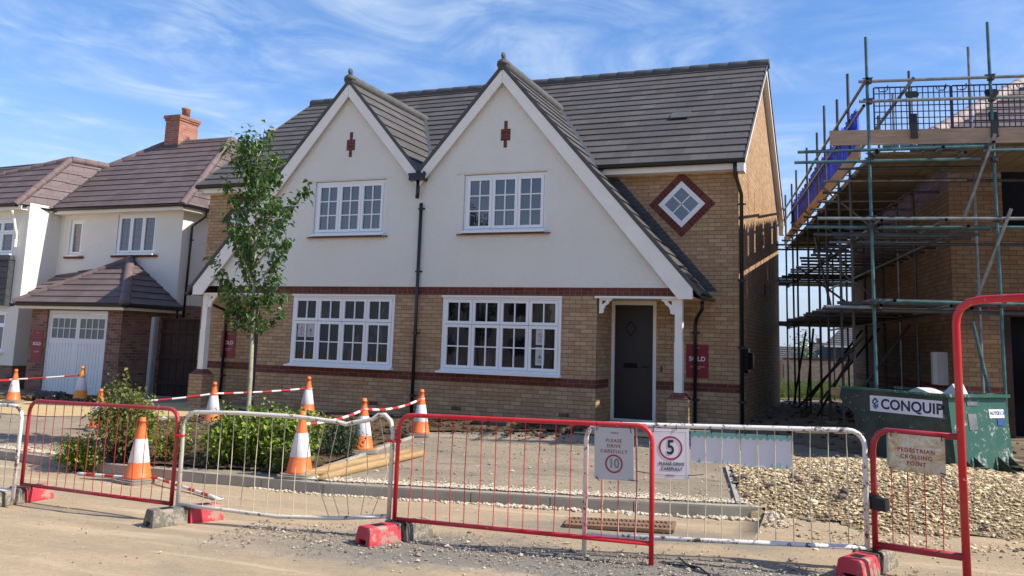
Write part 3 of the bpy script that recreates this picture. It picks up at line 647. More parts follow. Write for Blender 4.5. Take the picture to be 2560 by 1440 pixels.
# bargeboards
b=MB()
def barge(ax,s,d0,d1,foot):
    t=.30 # vertical depth
    y0=-.125; y1=-.095
    P=[(ax+s*d0,AZ-.05-GS*d0),(ax+s*d1,AZ-.05-GS*d1)]
    if foot: P+=[(ax+s*d1,2.50),(ax+s*(d1-.25),2.50)]
    else: P+=[(ax+s*d1,AZ-.05-t-GS*d1)]
    P+=[(ax+s*d0,AZ-.05-t-GS*d0)]
    b.prism([(x,y0,z) for x,z in P],(0,y1-y0,0))
for ax,so_ in ((AX[1],1),(AX[0],-1)):
    b=MB(); barge(ax,so_,.003,3.70,True); b.build('bargeboard','white_trim',house); b=MB(); barge(ax,-so_,.003,1.74,False); b.build('bargeboard','white_trim',house)
for ax,so_ in ((AX[1],1),(AX[0],-1)):
    b=MB()
    for s,d1 in ((so_,3.70),(-so_,1.74)):
        b.prism([(ax,-.094,AZ-.16),(ax+s*d1,-.094,AZ-.16-GS*d1),(ax+s*d1,-.094,AZ-.19-GS*d1),(ax,-.094,AZ-.19)],(0,.08,0))
    b.build('verge_soffit','white_trim',house)
for ax,so_ in ((AX[1],1),(AX[0],-1)):
    b=MB()
    for s,d1 in ((so_,3.84),(-so_,1.74)):
        b.prism([(ax,YF-.012,AZ+.03),(ax+s*d1,YF-.012,AZ+.03-GS*d1),(ax+s*d1,YF-.012,AZ-.055-GS*d1),(ax,YF-.012,AZ-.055)],(0,.012,0))
    b.build('verge_tile','ridge_grey',groof)
# scroll finials
for ax in AX:
    b=MB(); b.lathe([(.13,AZ+.0),(.12,AZ+.07),(.05,AZ+.10)],(ax,YF+.04,0),12)
    pts=[]; 
    for k in range(15):
        a=-1.2+k*.42; r=.11-.006*k; pts.append((ax-.01,YF+.04+r*.75*math.cos(a)*.8,AZ+.185+r*.75*math.sin(a)))
    b.path([(ax,YF+.25,AZ+.06),(ax,YF+.15,AZ+.10)]+pts[:12],[.032]*14,6)
    b.box(ax-.03,ax+.012,YF+.0,YF+.07,AZ+.14,AZ+.22)
    b.build('finial','ridge_grey',house,True)
# eaves: fascia, soffit, gutter
for x0,x1 in ((-4.72,XR+.13),(XL-.13,HX*2+4.72)):
    b=MB(); b.box(x0,x1,EY+.055,EY+.08,EZ-.17,EZ-.02); b.box(x0,x1,EY+.08,D-.002,EZ-.17,EZ-.15); b.build('fascia','white_trim',house)
gutter(house,(-4.65,EY+.0,EZ-.015),(XR+.16,EY+.0,EZ-.015)); gutter(house,(HX*2+4.65,EY,EZ-.015),(XL-.16,EY,EZ-.015))
# side verge soffits and bargeboards
for X,s in ((XR,1),(XL,-1)):
    b=MB()
    for (ya,za,yb,zb) in ((EY,EZ,4.87,RZ),(9.14,EZ,4.87,RZ)):
        b.prism([(X+s*.12,ya,za-.04),(X+s*.12,yb,zb-.04),(X+s*.12,yb,zb-.20),(X+s*.12,ya,za-.20)],(s*.018,0,0))
        b.prism([(X+s*.001,ya,za-.155),(X+s*.001,yb,zb-.155),(X+s*.001,yb,zb-.175),(X+s*.001,ya,za-.175)],(s*.118,0,0))
    b.build('bargeboard','white_trim',house)
for X,s in ((XR+OV,1),(XL-OV,-1)):
    b=MB()
    for (ya,za,yb,zb) in ((EY-.02,EZ,4.87,RZ),(9.16,EZ,4.87,RZ)):
        x0=X-s*.001; b.prism([(x0,ya,za+.035),(x0,yb,zb+.035),(x0,yb,zb-.05),(x0,ya,za-.05)],(s*.014,0,0))
    b.build('verge_tile','ridge_grey',roof)
b=MB(); b.box(XR+.02,XR+.14,EY-.02,D+.0-.01,EZ-.22,EZ-.05); b.build('box_end','white_trim',house); b=MB(); b.box(XR+.01,XR+.13,8.9,9.13,EZ-.3,EZ-.1); b.build('box_end','white_trim',house)
# vent tile on roof
b=MB(); zc=EZ+ES*(2.4-EY); b.prism([(-3.65,2.3,zc-.02),(-3.25,2.3,zc-.02),(-3.25,2.55,zc+.155),(-3.65,2.55,zc+.155)],(0,-.012,.02)); b.build('roof_vent','ridge_grey',roof)
# central hopper and downpipe
b=MB(); b.prism([(HX-.16,-.02,4.93),(HX+.16,-.02,4.93),(HX+.16,-.02,4.98),(HX+.16,-.02,4.80),(HX-.16,-.02,4.80)],(0,-.2,0)); b.box(HX-.17,HX+.17,-.225,-.015,4.9,4.945); b.build('hopper','black_plastic',house)
downpipe(house,[(HX,-.11,4.82),(HX,-.11,4.55),(HX-.03,-.07,4.47)],.04)
downpipe(house,[(HX+.06,-.055,4.36),(HX+.06,-.055,.15)],.034,(4.25,3.0,1.8,.6))
# right corner pipe, porch pipe
downpipe(house,[(XR-.02,EY,EZ-.08),(XR-.02,EY+.02,EZ-.25),(XR+.055,D-.03,EZ-.6),(XR+.05,D-.04,.22)],.034,(4.3,2.9,1.7,.75))
for s in (1,-1):
    X=lambda x: x if s==1 else 2*HX-x
    downpipe(house,[(X(-2.66),.42,2.50),(X(-2.66),.44,2.36),(X(-2.82),D-.1,2.22),(X(-2.86),D-.05,2.1),(X(-2.86),D-.05,.22)],.032,(1.95,.75))
    gutter(house,(X(-2.55),-.1,2.56),(X(-2.55),D-.03,2.56),.055,.4,(s,0,0))
    # porch beam, post, brackets, brick pier
    b=MB(); b.box(min(X(-4.50),X(-2.76)),max(X(-4.50),X(-2.76)),-.05,.018,2.508,2.547); b.build('porch_beam','white_trim',house)
    b=MB(); x0,x1=sorted((X(-3.06),X(-2.93))); b.box(x0,x1,.0,.13,1.75,2.507); b.box(x0-.006,x1+.006,-.006,.136,.90,1.75)
    b.hexa([(x0-.006,-.006,1.7501),(x1+.006,-.006,1.7501),(x1+.006,.136,1.7501),(x0-.006,.136,1.7501),(x0,0,1.77),(x1,0,1.77),(x1,.13,1.77),(x0,.13,1.77)]); b.build('porch_post','white_trim',house)
    def brk(px,dx):
        bb=MB(); y0,y1=.01,.06
        P=[(0,0),(.24,0),(.24,-.03),(.19,-.05),(.16,-.11),(.10,-.15),(.08,-.22),(.07,-.27),(0,-.27)]
        # outline with a triangular hole: build as strips
        out=[(0,0),(.24,0),(.235,-.03),(.19,-.05),(.165,-.10),(.12,-.125),(.085,-.18),(.075,-.26),(0,-.27)]
        hole=[(.05,-.035),(.13,-.035),(.10,-.08),(.05,-.11)]
        def M_(p): return (px+dx*p[0],y0,2.507+p[1])
        qs=[[out[0],out[1],hole[1],hole[0]],[out[1],out[2],out[3],hole[1]],[out[3],out[4],out[5],hole[2],hole[1]],[out[5],out[6],hole[3],hole[2]],[out[6],out[7],out[8],hole[3]],[out[8],out[0],hole[0],hole[3]]]
        for q in qs: bb.prism([M_(p) for p in q],(0,y1-y0,0))
        bb.build('porch_bracket','white_trim',house)
    brk(X(-3.062),-s); brk(X(-4.43),s)
    b=MB(); x0,x1=sorted((X(-3.17),X(-2.80))); b.box(x0,x1,-.10,.24,gz,.79); pr=b.build('porch_pier','buff_brick',house)
    b=MB(); b.hexa([(x0,-.1,.7905),(x1,-.1,.7905),(x1,.24,.7905),(x0,.24,.7905),(x0+.09,-.02,.897),(x1-.09,-.02,.897),(x1-.09,.16,.897),(x0+.09,.16,.897)]); b.build('pier_cap','red_brick',pr)
    # door
    dx0,dx1=sorted((X(-4.44),X(-3.585))); ox=.06
    b=MB(); b.box(dx0,dx0+ox,D-.015,D+.06,.3,2.515); b.box(dx1-ox,dx1,D-.015,D+.06,.3,2.515); b.box(dx0+ox,dx1-ox,D-.015,D+.06,2.44,2.515); b.box(dx0+ox,dx1-ox,D-.02,D+.06,.3,.335)
    df=b.build('door_frame','white_trim' if s==1 else 'white_trim',house)
    b=MB(); b.box(dx0+ox+.003,dx1-ox-.003,D+.012,D+.05,.337,2.437); do=b.build('door','dark_door' if s==1 else 'door_recess',house)
    cx=(dx0+dx1)/2-.06; b=MB()
    for a,c in (((cx-.10,2.0),(cx,2.14)),((cx,2.14),(cx+.10,2.0)),((cx+.10,2.0),(cx,1.86)),((cx,1.86),(cx-.10,2.0))): b.bar((a[0],D+.008,a[1]),(c[0],D+.008,c[1]),.012,.012,(0,1,0))
    b.build('door_moulding','dark_void',do)
    b=MB(); b.box(cx-.13,cx+.13,D+.003,D+.012,1.27,1.36); b.build('letter_plate','dark_void',do)
    b=MB(); hx=dx1-ox-.09; b.box(hx-.02,hx+.02,D+.002,D+.012,1.12,1.36); b.tube((hx,D-.03,1.3),(hx-.12,D-.03,1.3),.01,8); b.tube((hx,D+.01,1.3),(hx,D-.035,1.3),.01,8); b.build('handle','dark_metal',do)
    b=MB(); b.box(dx0-.03,dx1+.03,D-.14,D+.0,.24,.298); b.build('doorstep','concrete',house)
    # lantern, number plaque, bell
    lx=X(-3.14); b=MB(); b.box(lx-.04,lx+.04,D-.02,D-.001,2.0,2.2); b.path([(lx,D-.02,2.05),(lx,D-.1,1.98),(lx,D-.17,2.03),(lx,D-.17,2.08)],.012,6)
    b.lathe([(.035,2.08),(.07,2.12),(.085,2.27),(.10,2.28),(.03,2.36),(.01,2.40)],(lx,D-.17,0),6); lo=b.build('wall_lantern','black_plastic',house)
    b=MB(); px_=X(-3.19); 
    pts=[(px_+.085*math.cos(a*math.pi/12),D-.012,1.87+.06*math.sin(a*math.pi/12)) for a in range(24)]; b.prism(pts,(0,.011,0)); po=b.build('number_plaque','plaque',house)
    text('door_number','9' if s==1 else '7',.085,frameM((px_,D-.0135,1.87),(1,0,0),(0,0,1)),'sign_white',po)
    b=MB()
    for a in range(24):
        p=pts[a];q=pts[(a+1)%24]; b.bar((p[0],D-.015,p[2]),(q[0],D-.015,q[2]),.006,.008)
    b.build('plaque_rim','sign_grey',po)
    if s==1:
        b=MB(); b.box(-3.50,-3.47,D-.015,D-.001,1.22,1.33); b.build('door_bell','black_plastic',house)
# air bricks
for x in (-10.5,-9.0,-7.2,-5.05): 
    b=MB(); b.box(x-.105,x+.105,-.006,.0,.375,.44); ab=b.build('air_brick','buff_brick_darkened',house)
    b=MB()
    for i in range(7):
        for j in range(2): b.box(x-.09+i*.026,x-.076+i*.026,-.0075,-.006,.385+j*.027,.401+j*.027)
    b.build('vent_slots','dark_void',ab)
# diamond windows
for s in (1,-1):
    cx=-3.125 if s==1 else 2*HX+3.125; cz=4.335
    def dia(mb,r0,r1,y0,y1):
        for k in range(4):
            a=k*math.pi/2;c=(k+1)*math.pi/2
            P=[(cx+r1*math.cos(a),cz+r1*math.sin(a)),(cx+r1*math.cos(c),cz+r1*math.sin(c)),(cx+r0*math.cos(c),cz+r0*math.sin(c)),(cx+r0*math.cos(a),cz+r0*math.sin(a))]
            mb.prism([(x,y0,z) for x,z in P],(0,y1-y0,0))
    b=MB(); dia(b,.44,.625,D-.006,D+.05)
    so2=b.build('diamond_surround','red_header',house)
    # rotate brick pattern of the surround to run along each edge
    ul=so2.data.uv_layers[0].data
    for p in so2.data.polygons:
        if abs(p.normal.y)>.9:
            c=p.center; a=math.atan2(c.z+.2-cz,c.x+HX-cx); k=(math.floor(a/(math.pi/2))+.5)*math.pi/2
            for li in p.loop_indices:
                v=so2.data.vertices[so2.data.loops[li].vertex_index].co; X_=v.x+HX-cx; Z_=v.z+.2-cz
                rr=X_*math.cos(k)+Z_*math.sin(k); tt=-X_*math.sin(k)+Z_*math.cos(k); ul[li].uv=((rr-.3095)*1.72*.5+.0,tt) if False else (tt*1.5,(rr-.311)*.55)
    b=MB(); dia(b,.32,.44,D-.02,D+.04); fo=b.build('window','white_upvc',house)
    b=MB(); b.prism([(cx+.33*math.cos(k*math.pi/2),D-.010,cz+.33*math.sin(k*math.pi/2)) for k in range(4)],(0,.006,0)); b.build('pane','pane_upper',fo)
    b=MB(); q=.32*.7071*.7071
    for a in (math.pi/4,3*math.pi/4): b.bar((cx-.226*math.cos(a),D-.015,cz-.226*math.sin(a)),(cx+.226*math.cos(a),D-.015,cz+.226*math.sin(a)),.022,.008,(0,1,0))
    b.build('glazing_bar','white_upvc',fo)
# side wall fittings: expansion joints, vents, charger, cable, red bricks
for y,z0,z1 in ((3.0,1.8,4.3),(4.6,3.3,4.4),(2.2,1.1,2.2),(6.4,2.9,4.6)): b=MB(); b.box(XR,XR+.003,y,y+.012,z0,z1); b.build('movement_joint','ridge_brown',house)
for y,z in ((5.2,2.95),(5.0,4.05)):
    b=MB(); b.box(XR,XR+.012,y,y+.22,z,z+.22); b.build('wall_vent','red_brick',house)
b=MB(); b.path([(XR+.14,1.85,1.30),(XR+.14,1.85,1.68)],.0001,4) if False else None
prof=[(1.42,1.29),(1.50,1.24),(1.72,1.24),(1.80,1.29),(1.82,1.62),(1.74,1.70),(1.50,1.70),(1.42,1.62)]
b.prism([(XR+.005,y+.1,z) for y,z in prof],(.07,0,0)); b.hexa([(XR+.0751,1.54,1.3),(XR+.0751,1.9,1.3),(XR+.0751,1.9,1.63),(XR+.0751,1.54,1.63),(XR+.15,1.64,1.34),(XR+.15,1.8,1.34),(XR+.15,1.8,1.6),(XR+.15,1.64,1.6)])
b.build('car_charger','black_plastic',house)
b=MB(); b.path([(XR+.02,1.30,1.66),(XR+.02,1.25,1.6),(XR+.02,1.25,1.0),(XR+.02,1.3,.95)],.006,6); b.build('charger_cable','ridge_grey',house)
# no-smoking and warning notices behind the panes
def notice(x0,x1,z0,z1,y,kind,lab):
    b=MB(); b.box(x0,x1,y,y+.002,z0,z1); o=b.build('window_notice','sign_grey'); tag(o,lab,'notice'); 
    M=frameM(((x0+x1)/2,y-.001,(z0+z1)/2),(1,0,0),(0,0,1)); b=MB()
    if kind=='no': ring(b,M,0,-.0,.034,.046); b.poly([M@Vector(p) for p in ((-.03,.024,.001),(-.024,.03,.001),(.03,-.024,.001),(.024,-.03,.001))]); b.build('symbol','faint_pink',o)
    else:
        for P in ([(-.045,-.03),(.045,-.03),(0,.05)],): b.poly([M@Vector((x,z-.01,.001)) for x,z in P])
        b.build('symbol','ink_grey',o)
    b=MB()
    for k in range(3): b.poly([M@Vector(p) for p in ((-.05,-.075-k*.02,.001),(.05,-.075-k*.02,.001),(.05,-.068-k*.02,.001),(-.05,-.068-k*.02,.001))])
    b.build('small_print','ink_grey',o)
notice(-10.90,-10.71,1.66,1.96,.004,'no','pale no smoking notice in the left ground floor window')
notice(-10.67,-10.49,1.66,1.96,.004,'warn','pale warning triangle notice beside the no smoking notice in the left ground floor window')
notice(-5.63,-5.46,1.64,1.98,.004,'no','no-smoking notice in the right ground floor window, the one above a warning notice')
notice(-5.63,-5.46,1.27,1.60,.004,'warn','notice with a warning triangle in the right ground floor window, below the no-smoking notice')
# SOLD signs
def sold(name,x,z,y,w_,h_,label,lines):
    b=MB(); b.box(x,x+w_,y-.012,y,z,z+h_); o=b.build(name,'sign_red'); tag(o,label,'sign',None)
    c=(x+w_/2,y-.0135,z+h_*.56); text('lettering','SOLD',.115*w_/.4,frameM(c,(1,0,0),(0,0,1)),'sign_text_white',o,bold=.003,space=1.05)
    for i,(s_,fs) in enumerate(lines): text('small_lettering',s_,fs,frameM((x+w_/2,y-.0135,z+h_*.33-i*.033),(1,0,0),(0,0,1)),'sign_text_white',o)
    text('small_lettering','REDROW',.022,frameM((x+w_/2,y-.0135,z+h_*.9),(1,0,0),(0,0,1)),'sign_text_white',o)
sold('sold_sign',-3.03,1.14,D-.002,.40,.60,'red SOLD sign on the brick wall to the right of the right-hand porch post',[('THE LETCHWORTH',.03),('PLOT 109',.026)])
sold('sold_sign',-13.62,1.14,D-.002,.40,.60,'red SOLD sign on the brick wall behind the downpipe of the left porch',[('THE LETCHWORTH',.03),('PLOT 110',.026)])
# ================================================================ LEFT DETACHED HOUSE
lh=thing('detached_house','white rendered house with brown roof and white garage door at the left','house',(-20.5,4,0))
GY=2.0; UY=3.84; LX=-17.8; WX=-22.53; WY=2.75
GD=(-20.46,-18.30,-.06,2.17)
b=MB(); wall(b,-21.05,LX,-.3,2.32,[GD],GY,.12); b.poly([(LX,GY,-.3),(LX,UY,-.3),(LX,UY,2.5),(LX,GY,2.5)]); b.poly([(LX,UY,-.3),(LX,12,-.3),(LX,12,2.45),(LX,UY,2.45)])
b.poly([(-21.05,GY,-.3),(-21.05,UY,-.3),(-21.05,UY,2.32),(-21.05,GY,2.32)]); b.build('garage_wall','mixed_brick',lh)
b=MB(); b.box(GD[0]-.1,GD[1]+.1,GY-.004,GY+.03,2.175,2.32); b.build('soldier_course','red_header',lh)
b=MB(); U1b=(-22.10,-21.55,3.86,4.93); U2b=(-20.23,-18.72,3.88,5.05)
wall(b,WX,LX,2.3,5.25,[U1b,U2b],UY,.1); wall(b,UY,12,2.45,5.3,[],LX,axis='y',facing=1)
WU=(-25.2,-23.02,3.80,4.84); WLw=(-25.2,-22.97,.95,2.14)
wall(b,-27,WX,.6,5.2,[WU,WLw],WY,.1); wall(b,WY,UY,.6,5.3,[],WX,axis='y',facing=1)
b.build('upper_wall','render',lh)
b=MB(); b.box(-27,WX-.02,WY+.02,4,-.6,.6); b.box(WX-.05,-21.05,UY,UY+.1,-.6,2.3); b.build('plinth','mixed_brick',lh)
b=MB(); wall(b,WX,-21.05,.6,2.3,[],UY-.003); b.build('upper_wall','render',lh)
for U in (U1b,U2b): casement('window',lh,U[0]+.01,U[1]-.01,U[2],U[3],UY+.03,1 if U[1]-U[0]<1 else 3,[1],'pane_lead',bars=(1,1),sillw=0)
casement('window',lh,WU[0],WU[1],WU[2],WU[3],WY+.03,4,[.36,.64],'pane_lead',bars=(1,1),sillw=0); casement('window',lh,WLw[0],WLw[1],WLw[2],WLw[3],WY+.03,4,[.32,.68],'pane_lead',bars=(1,1),sillw=.02)
for U in (U1b,U2b): b=MB(); b.box(U[0]-.10,U[1]+.10,UY-.07,UY,U[2]-.09,U[2]-.03); b.build('tile_sill','red_header',lh)
b=MB() # hung tiles between bay windows
z=2.30
while z<3.6:
    b.hexa([(-25.6,WY-.16,z),(-22.93,WY-.16,z),(-22.93,WY-.02,z),(-25.6,WY-.02,z),(-25.6,WY-.13,z+.16),(-22.93,WY-.13,z+.16),(-22.93,WY-.02,z+.16),(-25.6,WY-.02,z+.16)]); z+=.162
b.build('hung_tiles','grey_tile',lh)
b=MB(); b.box(-22.93,-22.89,WY-.19,WY,2.28,3.62); b.box(-25.6,-22.89,WY-.2,WY,3.6,3.64); b.build('bay_lead','lead',lh)
# garage door
gd=MB(); x0,x1=GD[0],GD[1]
gd.box(x0,x0+.07,GY+.05,GY+.11,-.06,2.17); gd.box(x1-.07,x1,GY+.05,GY+.11,-.06,2.17); gd.box(x0+.07,x1-.07,GY+.05,GY+.11,2.09,2.17); gf=gd.build('garage_frame','white_door',lh)
b=MB(); n=48; a=x0+.075; c=x1-.075; b.box(a,c,GY+.085,GY+.10,-.05,2.085)
for q0,q1 in ((a,(a+c)/2-.001),((a+c)/2+.001,c)):
    b.box(q0,q0+.07,GY+.065,GY+.084,-.05,2.085); b.box(q1-.07,q1,GY+.065,GY+.084,-.05,2.085)
    for z0,z1 in ((-.05,.02),(1.30,1.40),(2.0,2.085)): b.box(q0+.07,q1-.07,GY+.065,GY+.084,z0,z1)
    k=8; w_=(q1-q0-.14)/k
    for i in range(k): b.box(q0+.07+i*w_+.007,q0+.07+(i+1)*w_-.007,GY+.072,GY+.084,.02,1.30)
    for i in range(1,4): xx=q0+.07+(q1-q0-.14)*i/4; b.box(xx-.012,xx+.012,GY+.062,GY+.084,1.44,1.96)
    b.box(q0+.07,q1-.07,GY+.0625,GY+.084,1.69,1.71); b.box(q0+.07,q1-.07,GY+.066,GY+.084,1.40,1.44); b.box(q0+.07,q1-.07,GY+.066,GY+.084,1.96,2.0)
gdo=b.build('garage_door','white_door',lh)
for q0,q1 in ((a,(a+c)/2),((a+c)/2,c)):
    b=MB(); b.box(q0+.07,q1-.07,GY+.078,GY+.0845,1.44,1.96); b.build('pane','pane_garage',gdo)
# roofs
F=(-17.55,3.5,5.25);E=(-18.65,6.54,7.895);Lr=(-21.38,6.54,7.895);J=(-22.61,5.47,6.964);V=(-22.5,3.5,5.25)
b=MB(); tiled(b,[F,E,Lr,J,V]); tiled(b,[F,(-17.55,9.6,5.25),E]); tiled(b,[E,Lr,(-22.6,9.6,5.25),(-17.55,9.6,5.25)])
A1=(-22.85,2.5,5.25); WA=(-22.95,4.31,6.97); tiled(b,[A1,V,J]); tiled(b,[A1,J,WA]); tiled(b,[A1,WA,(-28,3.15,5.85),(-28,2.5,5.25)])
r1=b.build('roof','brown_tile',lh)
b=MB(); ridge(b,F,E,.105); ridge(b,E,Lr,.09); ridge(b,A1,WA,.105); ridge(b,WA,J,.12); ridge(b,J,Lr,.11); ridge(b,WA,(-28,3.15,5.85),.11); ridge(b,E,(-17.55,9.6,5.25),.12); b.build('ridge_tile','ridge_brown',r1,True)
b=MB(); b.bar((V[0],V[1],V[2]+.05),(J[0],J[1],J[2]+.05),.08,.03); b.build('valley','lead',r1)
b=MB(); tiled(b,[(-34,5,6.0),(-24,5,6.25),(-26.8,8,7.95),(-34,8,7.75)]); b.build('rear_roof','grey_tile',lh)
b=MB(); tiled(b,[(-21.5,1.75,2.36),(-17.52,1.75,2.36),(-19.57,3.835,3.75)]); tiled(b,[(-17.52,1.75,2.36),(-17.52,3.835,2.36),(-19.57,3.835,3.75)]); tiled(b,[(-21.5,1.75,2.36),(-19.57,3.835,3.75),(-21.2,3.835,3.42),(-22.5,3.835,3.38)])
r2_=b.build('garage_roof','brown_tile',lh)
b=MB(); ridge(b,(-17.52,1.75,2.40),(-19.57,3.8,3.78),.12); ridge(b,(-21.5,1.75,2.40),(-19.57,3.8,3.78),.09); b.build('ridge_tile','ridge_brown',r2_,True)
gutter(lh,(-21.55,1.72,2.33),(-17.5,1.72,2.33)); gutter(lh,(-17.49,1.72,2.33),(-17.49,UY,2.33),out=(1,0,0)); gutter(lh,(-22.42,3.47,5.22),(-17.5,3.47,5.22)); gutter(lh,(-17.49,3.47,5.22),(-17.49,9.6,5.22),out=(1,0,0)); gutter(lh,(-28,2.47,5.22),(-22.8,2.47,5.22)); gutter(lh,(-22.8,2.5,5.22),(-22.46,3.45,5.22),out=(.94,-.34,0))
b=MB(); b.box(-22.45,-17.56,3.53,3.55,5.08,5.2); b.box(-22.45,-17.56,3.55,UY-.002,5.08,5.1); b.box(-17.56,-17.54,3.53,9.6,5.08,5.2); b.box(-17.798,-17.56,UY,9.6,5.08,5.1); b.box(-28,-22.6,2.53,2.55,5.08,5.2); b.box(-28,-22.6,2.55,WY-.002,5.08,5.1)
b.box(-21.4,-17.58,1.79,1.81,2.2,2.31); b.box(-17.58,-17.56,1.79,UY-.002,2.2,2.31); b.box(-21.4,-17.58,1.81,GY-.005,2.2,2.215); b.build('fascia','white_trim',lh)
downpipe(lh,[(-17.49,4.4,5.15),(-17.5,4.4,5.0),(-17.74,4.15,4.7),(-17.74,4.1,2.1)],.034,(4.3,3.0)); downpipe(lh,[(-17.5,3.6,2.27),(-17.5,3.62,2.1),(-17.73,3.75,1.9),(-17.73,3.75,.0)],.034,(1.6,))
b=MB(); b.path([(-22.9,WY-.28,5.05),(-22.9,WY-.20,4.92),(-22.9,WY-.12,4.6),(-22.9,WY-.03,4.35),(-22.9,WY-.02,4.1)],.035,6); b.box(-22.94,-22.86,WY-.1,WY-.005,4.0,4.22); b.build('eaves_bracket','white_trim',lh)
# chimney
b=MB(); b.box(-21.1,-20.52,6.2,7.05,7.2,8.55); b.box(-21.13,-20.49,6.17,7.08,8.551,8.62); b.box(-21.16,-20.46,6.14,7.11,8.621,8.72); ch=b.build('chimney','chimney_brick',r1)
b=MB(); b.lathe([(.13,8.72),(.13,8.95),(.15,8.97),(.15,9.02),(.11,9.03)],(-20.62,6.55,0),14); b.build('chimney_pot','terracotta',ch,True) if False else b.build('chimney_pot','chimney_brick',ch,True)
b=MB(); b.hexa([(-21.12,6.18,7.4),(-20.5,6.18,7.4),(-20.5,7.07,7.4),(-21.12,7.07,7.4),(-21.12,6.18,7.72),(-20.5,6.18,7.72),(-20.5,7.07,7.72),(-21.12,7.07,7.72)]); b.prism([(-20.497,6.18,7.7),(-20.497,6.62,8.06),(-20.497,7.07,7.7)],(.006,0,0)); b.build('lead_apron','lead',r1)
sold('sold_sign',-20.93,.78,GY-.001,.40,.86,'red SOLD sign on the brick pier left of the white garage door',[('THE CAMBRIDGE',.03),('PLOT 112',.026),('',.02)])
# hose pipe on garage side wall, dark timber gate, concrete post
b=MB(); b.path([(LX+.02,2.5,1.2),(LX+.03,2.55,1.15),(LX+.02,2.55,.7),(LX+.03,2.5,.35),(LX+.05,2.6,.02),(LX+.15,2.9,.0)],.012,6); b.path([(LX+.03,2.5,.35),(LX+.04,2.2,.2),(LX+.1,2.1,.0)],.012,6); b.box(LX,LX+.05,2.46,2.54,1.17,1.22)
tag(b.build('hose','ridge_brown'),'thin brown hose hanging down the brick side of the garage','hose')
b=MB(); b.box(-17.19,-17.05,2.38,2.50,-.1,2.06); b.box(-17.17,-17.07,2.36,2.52,-.1,2.05); tag(b.build('concrete_post','concrete_post'),'tall grey concrete fence post beside the dark garage side wall','post')
fg=thing('timber_fence','dark brown close-boarded timber gate screen between the white house and the pair','fence',(-16,2.6,0))
b=MB(); 
for i in range(23): x=-17.03+i*.118; b.box(x,x+.112,2.60+(i%2)*.008,2.62+(i%2)*.008,-.1,2.0)
b.build('fence_boards','fence_wood',fg)
for z in (.35,1.0,1.65): b=MB(); b.box(-17.03,-14.3,2.56,2.597,z,z+.09); b.build('rail','fence_wood',fg)
b=MB(); b.box(-17.03,-14.3,2.55,2.65,2.0,2.04); b.build('capping','fence_wood',fg)
# ================================================================ RIGHT BUILDING UNDER CONSTRUCTION
RZ_=R(10.255); RB=(1.34,.55,0)
rb=local(thing('unfinished_house','half-built buff brick house with empty openings, behind the scaffolding at the right','house',RB,RZ_))
TH=.1
b=MB(); RW=(.80,2.9,3.75,4.98); RD=(.73,2.2,.38,2.42)
wall(b,0,9,-.2,5.15,[RW,RD],0,.11); wall(b,0,9.15,-.2,5.15,[],0,axis='y',facing=-1); wall(b,0,9,-.2,5.15,[],9.15); wall(b,0,9.15,-.2,5.15,[],9,axis='y')
b.build('wall','buff_brick_darkened',rb)
for z in (1.05,2.42): b=MB(); b.box(-.004,(.72 if z<2 else 9),-.004,.03,z,z+.15); b.box(-.004,.0,.03,9.0,z,z+.15) if z<2 else None; b.build('red_brick_band','red_brick',rb)
b=MB(); b.box(.5,8.8,.35,.36,-.1,5.1); b.build('interior_dark_sheet','dark_void',rb)  # near-black sheet painted to stand for the unlit rooms behind the openings
b=MB(); b.box(.73,.84,.02,.09,.38,2.42); b.box(.84,2.2,.02,.09,2.32,2.42); b.box(.84,2.2,.02,.09,.38,.44); b.build('door_jamb','fence_wood',rb)
b=MB(); e=5.2; sl_=.69; rz_=e+sl_*4.92
tiled(b,[(-.35,-.35,e),(9.35,-.35,e),(4.57,4.57,rz_)]); tiled(b,[(-.35,-.35,e),(-.35,9.5,e),(4.57,4.57,rz_)]); tiled(b,[(9.35,-.35,e),(9.35,9.5,e),(4.57,4.57,rz_)]); rr_=b.build('roof','brown_tile',rb)
b=MB(); ridge(b,(-.35,-.35,e+.03),(4.57,4.57,rz_+.03),.12); b.build('ridge_tile','ridge_pale',rr_,True)
b=MB(); b.box(-.3,9.3,-.3,-.002,5.08,5.1); b.box(-.3,-.002,-.3,9.4,5.08,5.1); b.build('soffit','old_wood',rb)
b=MB(); b.box(-.16,-.001,.42,.84,1.19,1.73); mb_=b.build('meter_box','meter_white',rb)
b=MB(); b.hexa([(-.165,.40,1.2),(-.16,.43,1.2),(-.22,.50,1.2),(-.22,.48,1.2),(-.165,.40,1.72),(-.16,.43,1.72),(-.22,.50,1.72),(-.22,.48,1.72)]); b.build('meter_door','meter_white',mb_)
hv=MB(); 
pts=[(1.02,-.12),(1.30,-.14),(1.5,-.1)]
for i in range(9):
    for j in range(8):
        def q(i,j): return (.98+i*.06,-.10+.03*math.sin(i*1.7+j*.6),1.02+j*.065-.02*math.sin(i))
        hv.poly([q(i,j),q(i+1,j),q(i+1,j+1),q(i,j+1)])
Mr=Matrix.Translation(Vector(RB))@Matrix.Rotation(RZ_,4,'Z')
hv.v=[tuple(Mr@Vector(v)) for v in hv.v]; o=hv.build('high_vis_jacket','hi_vis',None,True); so_m=o.modifiers.new('s','SOLIDIFY'); so_m.thickness=.02; tag(o,'yellow-green high-vis jacket hanging in the dark doorway at the right edge','jacket')
